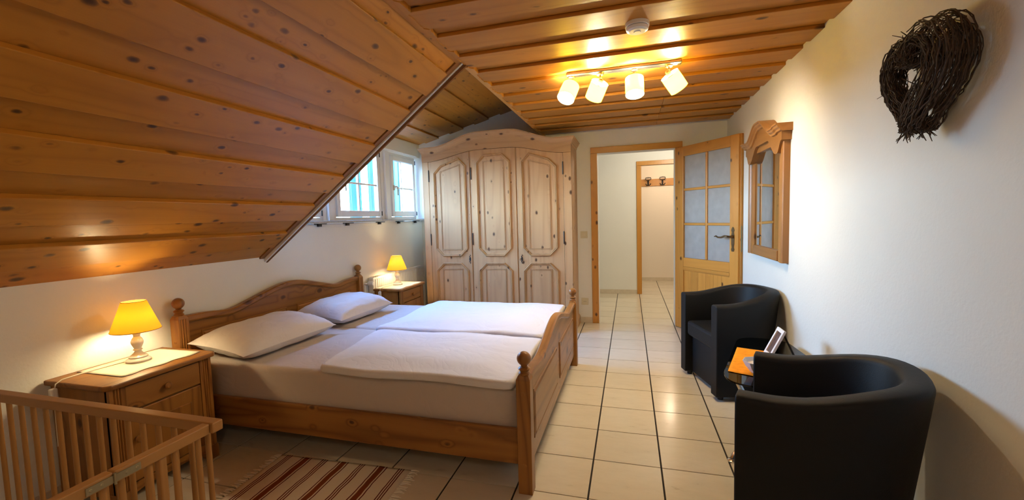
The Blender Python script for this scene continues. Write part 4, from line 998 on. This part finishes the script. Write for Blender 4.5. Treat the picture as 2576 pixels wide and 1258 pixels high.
# ------------------------------------------------------------------ switch and socket
sw = empty('light_switch', (-0.324, 0, 1.050)); tag(sw, 'beige square light switch between wardrobe and door frame', 'light switch')
MB().box(-0.041, 0.041, -0.008, -0.0003, -0.041, 0.041).build('plate', switch_m, sw, bevel=0.004)
MB().box(-0.025, 0.025, -0.013, -0.008, -0.025, 0.025).build('rocker', switch_m, sw, bevel=0.003)
so = empty('power_socket', (-0.325, 0, 0.256)); tag(so, 'beige wall socket low on the wall beside the door frame', 'socket')
rg = MB(); MB().box(-0.041, 0.041, -0.008, -0.0003, -0.041, 0.041).build('plate', switch_m, so, bevel=0.004)
MB().lathe([(0.026, 0.0), (0.026, 0.006), (0.022, 0.006), (0.0205, 0.002), (0.001, 0.002)], 28, T(0, -0.008, 0) @ R(math.pi / 2, 'X')).build('insert', switch_m, so, smooth=SA)
for s_ in (-1, 1): MB().lathe([(0.0035, 0), (0.0035, 0.0015)], 10, T(s_ * 0.0095, -0.0095, 0) @ R(math.pi / 2, 'X')).build('contact_hole', rubber, so)

# ------------------------------------------------------------------ playpen in the left foreground
pc = empty('playpen', (-1.11, -4.21, 0)); tag(pc, 'folding wooden playpen with round bars in the left foreground', 'playpen')
CH = 0.65
box('top_rail', cot_w['X'], pc, -1.20, 0.022, -0.012, 0.026, CH - 0.034, CH, bevel=0.004)
box('bottom_rail', cot_w['X'], pc, -1.20, 0.010, -0.009, 0.009, 0.04, 0.07, bevel=0.004)
tr2 = box('top_rail', cot_w['Y'], pc, -0.018, 0.012, -0.285, -0.013, CH - 0.034, CH - 0.001, bevel=0.004)
box('top_rail', cot_w['Y'], pc, -0.018, 0.012, -0.88, -0.287, CH - 0.034, CH - 0.001, bevel=0.004)
box('bottom_rail', cot_w['Y'], pc, -0.018, 0.012, -0.88, -0.013, 0.04, 0.07, bevel=0.004)
bar = MB().lathe([(0.0085, 0.065), (0.0085, CH - 0.03)], 12).build('bar', cot_w['Z'], pc, smooth=SA); bar.location = (-0.10, 0.007, 0)
def bar_at(x, y):
    b = bar.copy(); COL.objects.link(b); b.parent = pc; b.location = (x, y, 0)
for i in range(1, 15): bar_at(-0.10 - 0.0725 * i, 0.007)
bar_at(-0.025, 0.007)
for y in (-0.045, -0.118, -0.191, -0.262, -0.305, -0.378, -0.451, -0.524, -0.597, -0.67, -0.743, -0.816): bar_at(-0.003, y)
box('post', cot_w['Z'], pc, -0.014, 0.008, -0.170, -0.148, 0.065, CH - 0.034, bevel=0.004)
hp_ = MB().box(0.0121, 0.0145, -0.350, -0.222, CH - 0.029, CH - 0.009)
hp_.tube([(0.0155, -0.286, CH - 0.034), (0.0155, -0.286, CH - 0.004)], 0.0035, 8)
for y in (-0.34, -0.315, -0.257, -0.232): hp_.lathe([(0.0045, 0), (0.003, 0.0016)], 8, T(0.0145, y, CH - 0.019) @ R(math.pi / 2, 'Y'))
hp_.build('hinge_plate', zinc, pc, smooth=SA)

# ------------------------------------------------------------------ rug
def rug_mat():
    m_, t, b = nt('striped_rug'); tc = N(t, 'ShaderNodeTexCoord'); sx = N(t, 'ShaderNodeSeparateXYZ'); lk(t, tc.outputs['Object'], sx.inputs[0])
    n = N(t, 'ShaderNodeTexNoise'); setin(n, 'Scale', 9.0); lk(t, tc.outputs['Object'], n.inputs['Vector'])
    x = math_(t, 'ADD', sx.outputs[0], math_(t, 'MULTIPLY_ADD', n.outputs[0], 0.014, -0.007))
    total = None
    def stripe(c, w_):
        return math_(t, 'LESS_THAN', math_(t, 'ABSOLUTE', math_(t, 'SUBTRACT', x, c)), w_ / 2)
    thin, wide = [], []
    for c in (-0.335, -0.112, 0.112, 0.335): thin += [c - 0.013, c, c + 0.013]
    for c in (-0.225, 0.0, 0.225): wide.append(c); thin += [c - 0.026, c + 0.026]
    def tot(lst, w_):
        r_ = None
        for c in lst:
            s_ = stripe(c, w_); r_ = s_ if r_ is None else math_(t, 'ADD', r_, s_)
        return r_
    c = mix(t, tot(wide, 0.030), (0.72, 0.63, 0.51), (0.21, 0.055, 0.022)); c = mix(t, tot(thin, 0.006), c, (0.12, 0.016, 0.014))
    wv = N(t, 'ShaderNodeTexNoise'); setin(wv, 'Scale', 350.0); lk(t, tc.outputs['Object'], wv.inputs['Vector'])
    bp = N(t, 'ShaderNodeBump'); setin(bp, 'Strength', 0.6); setin(bp, 'Distance', 0.002); lk(t, wv.outputs[0], bp.inputs['Height']); lk(t, bp.outputs[0], b.inputs['Normal'])
    lk(t, c, b.inputs['Base Color']); b.inputs['Roughness'].default_value = 0.95; b.inputs['Specular IOR Level'].default_value = 0.1
    return m_
rug = empty('striped_rug', (-1.262, -3.64, 0), 0.045); tag(rug, 'cream woven rug with rust-red stripes and fringed ends on the tiles by the bed', 'rug')
mb = MB(); mb.grid(lambda u, v: (-0.39 + 0.78 * u, -0.30 + 0.60 * v, 0.0045 + 0.0025 * nz(u * 6, v * 5)), 50, 36)
o = mb.build('woven_field', rug_mat(), rug, smooth=1.0); md = o.modifiers.new('t', 'SOLIDIFY'); md.thickness = 0.004; md.offset = -1
fg = MB(); rf = random.Random(2)
for s_ in (-1, 1):
    for i in range(46):
        y = -0.298 + i * 0.0132; a = rf.uniform(-0.012, 0.012); l = rf.uniform(0.035, 0.055)
        fg.tube([(s_ * 0.388, y, 0.004), (s_ * (0.388 + l * 0.5), y + a, 0.0045), (s_ * (0.388 + l), y + a * 0.3 + rf.uniform(-0.006, 0.006), 0.003)], [0.0040, 0.0034, 0.0020], 5)
tag(fg.build('fringe', fringe_m, rug, smooth=SA), kind='stuff')
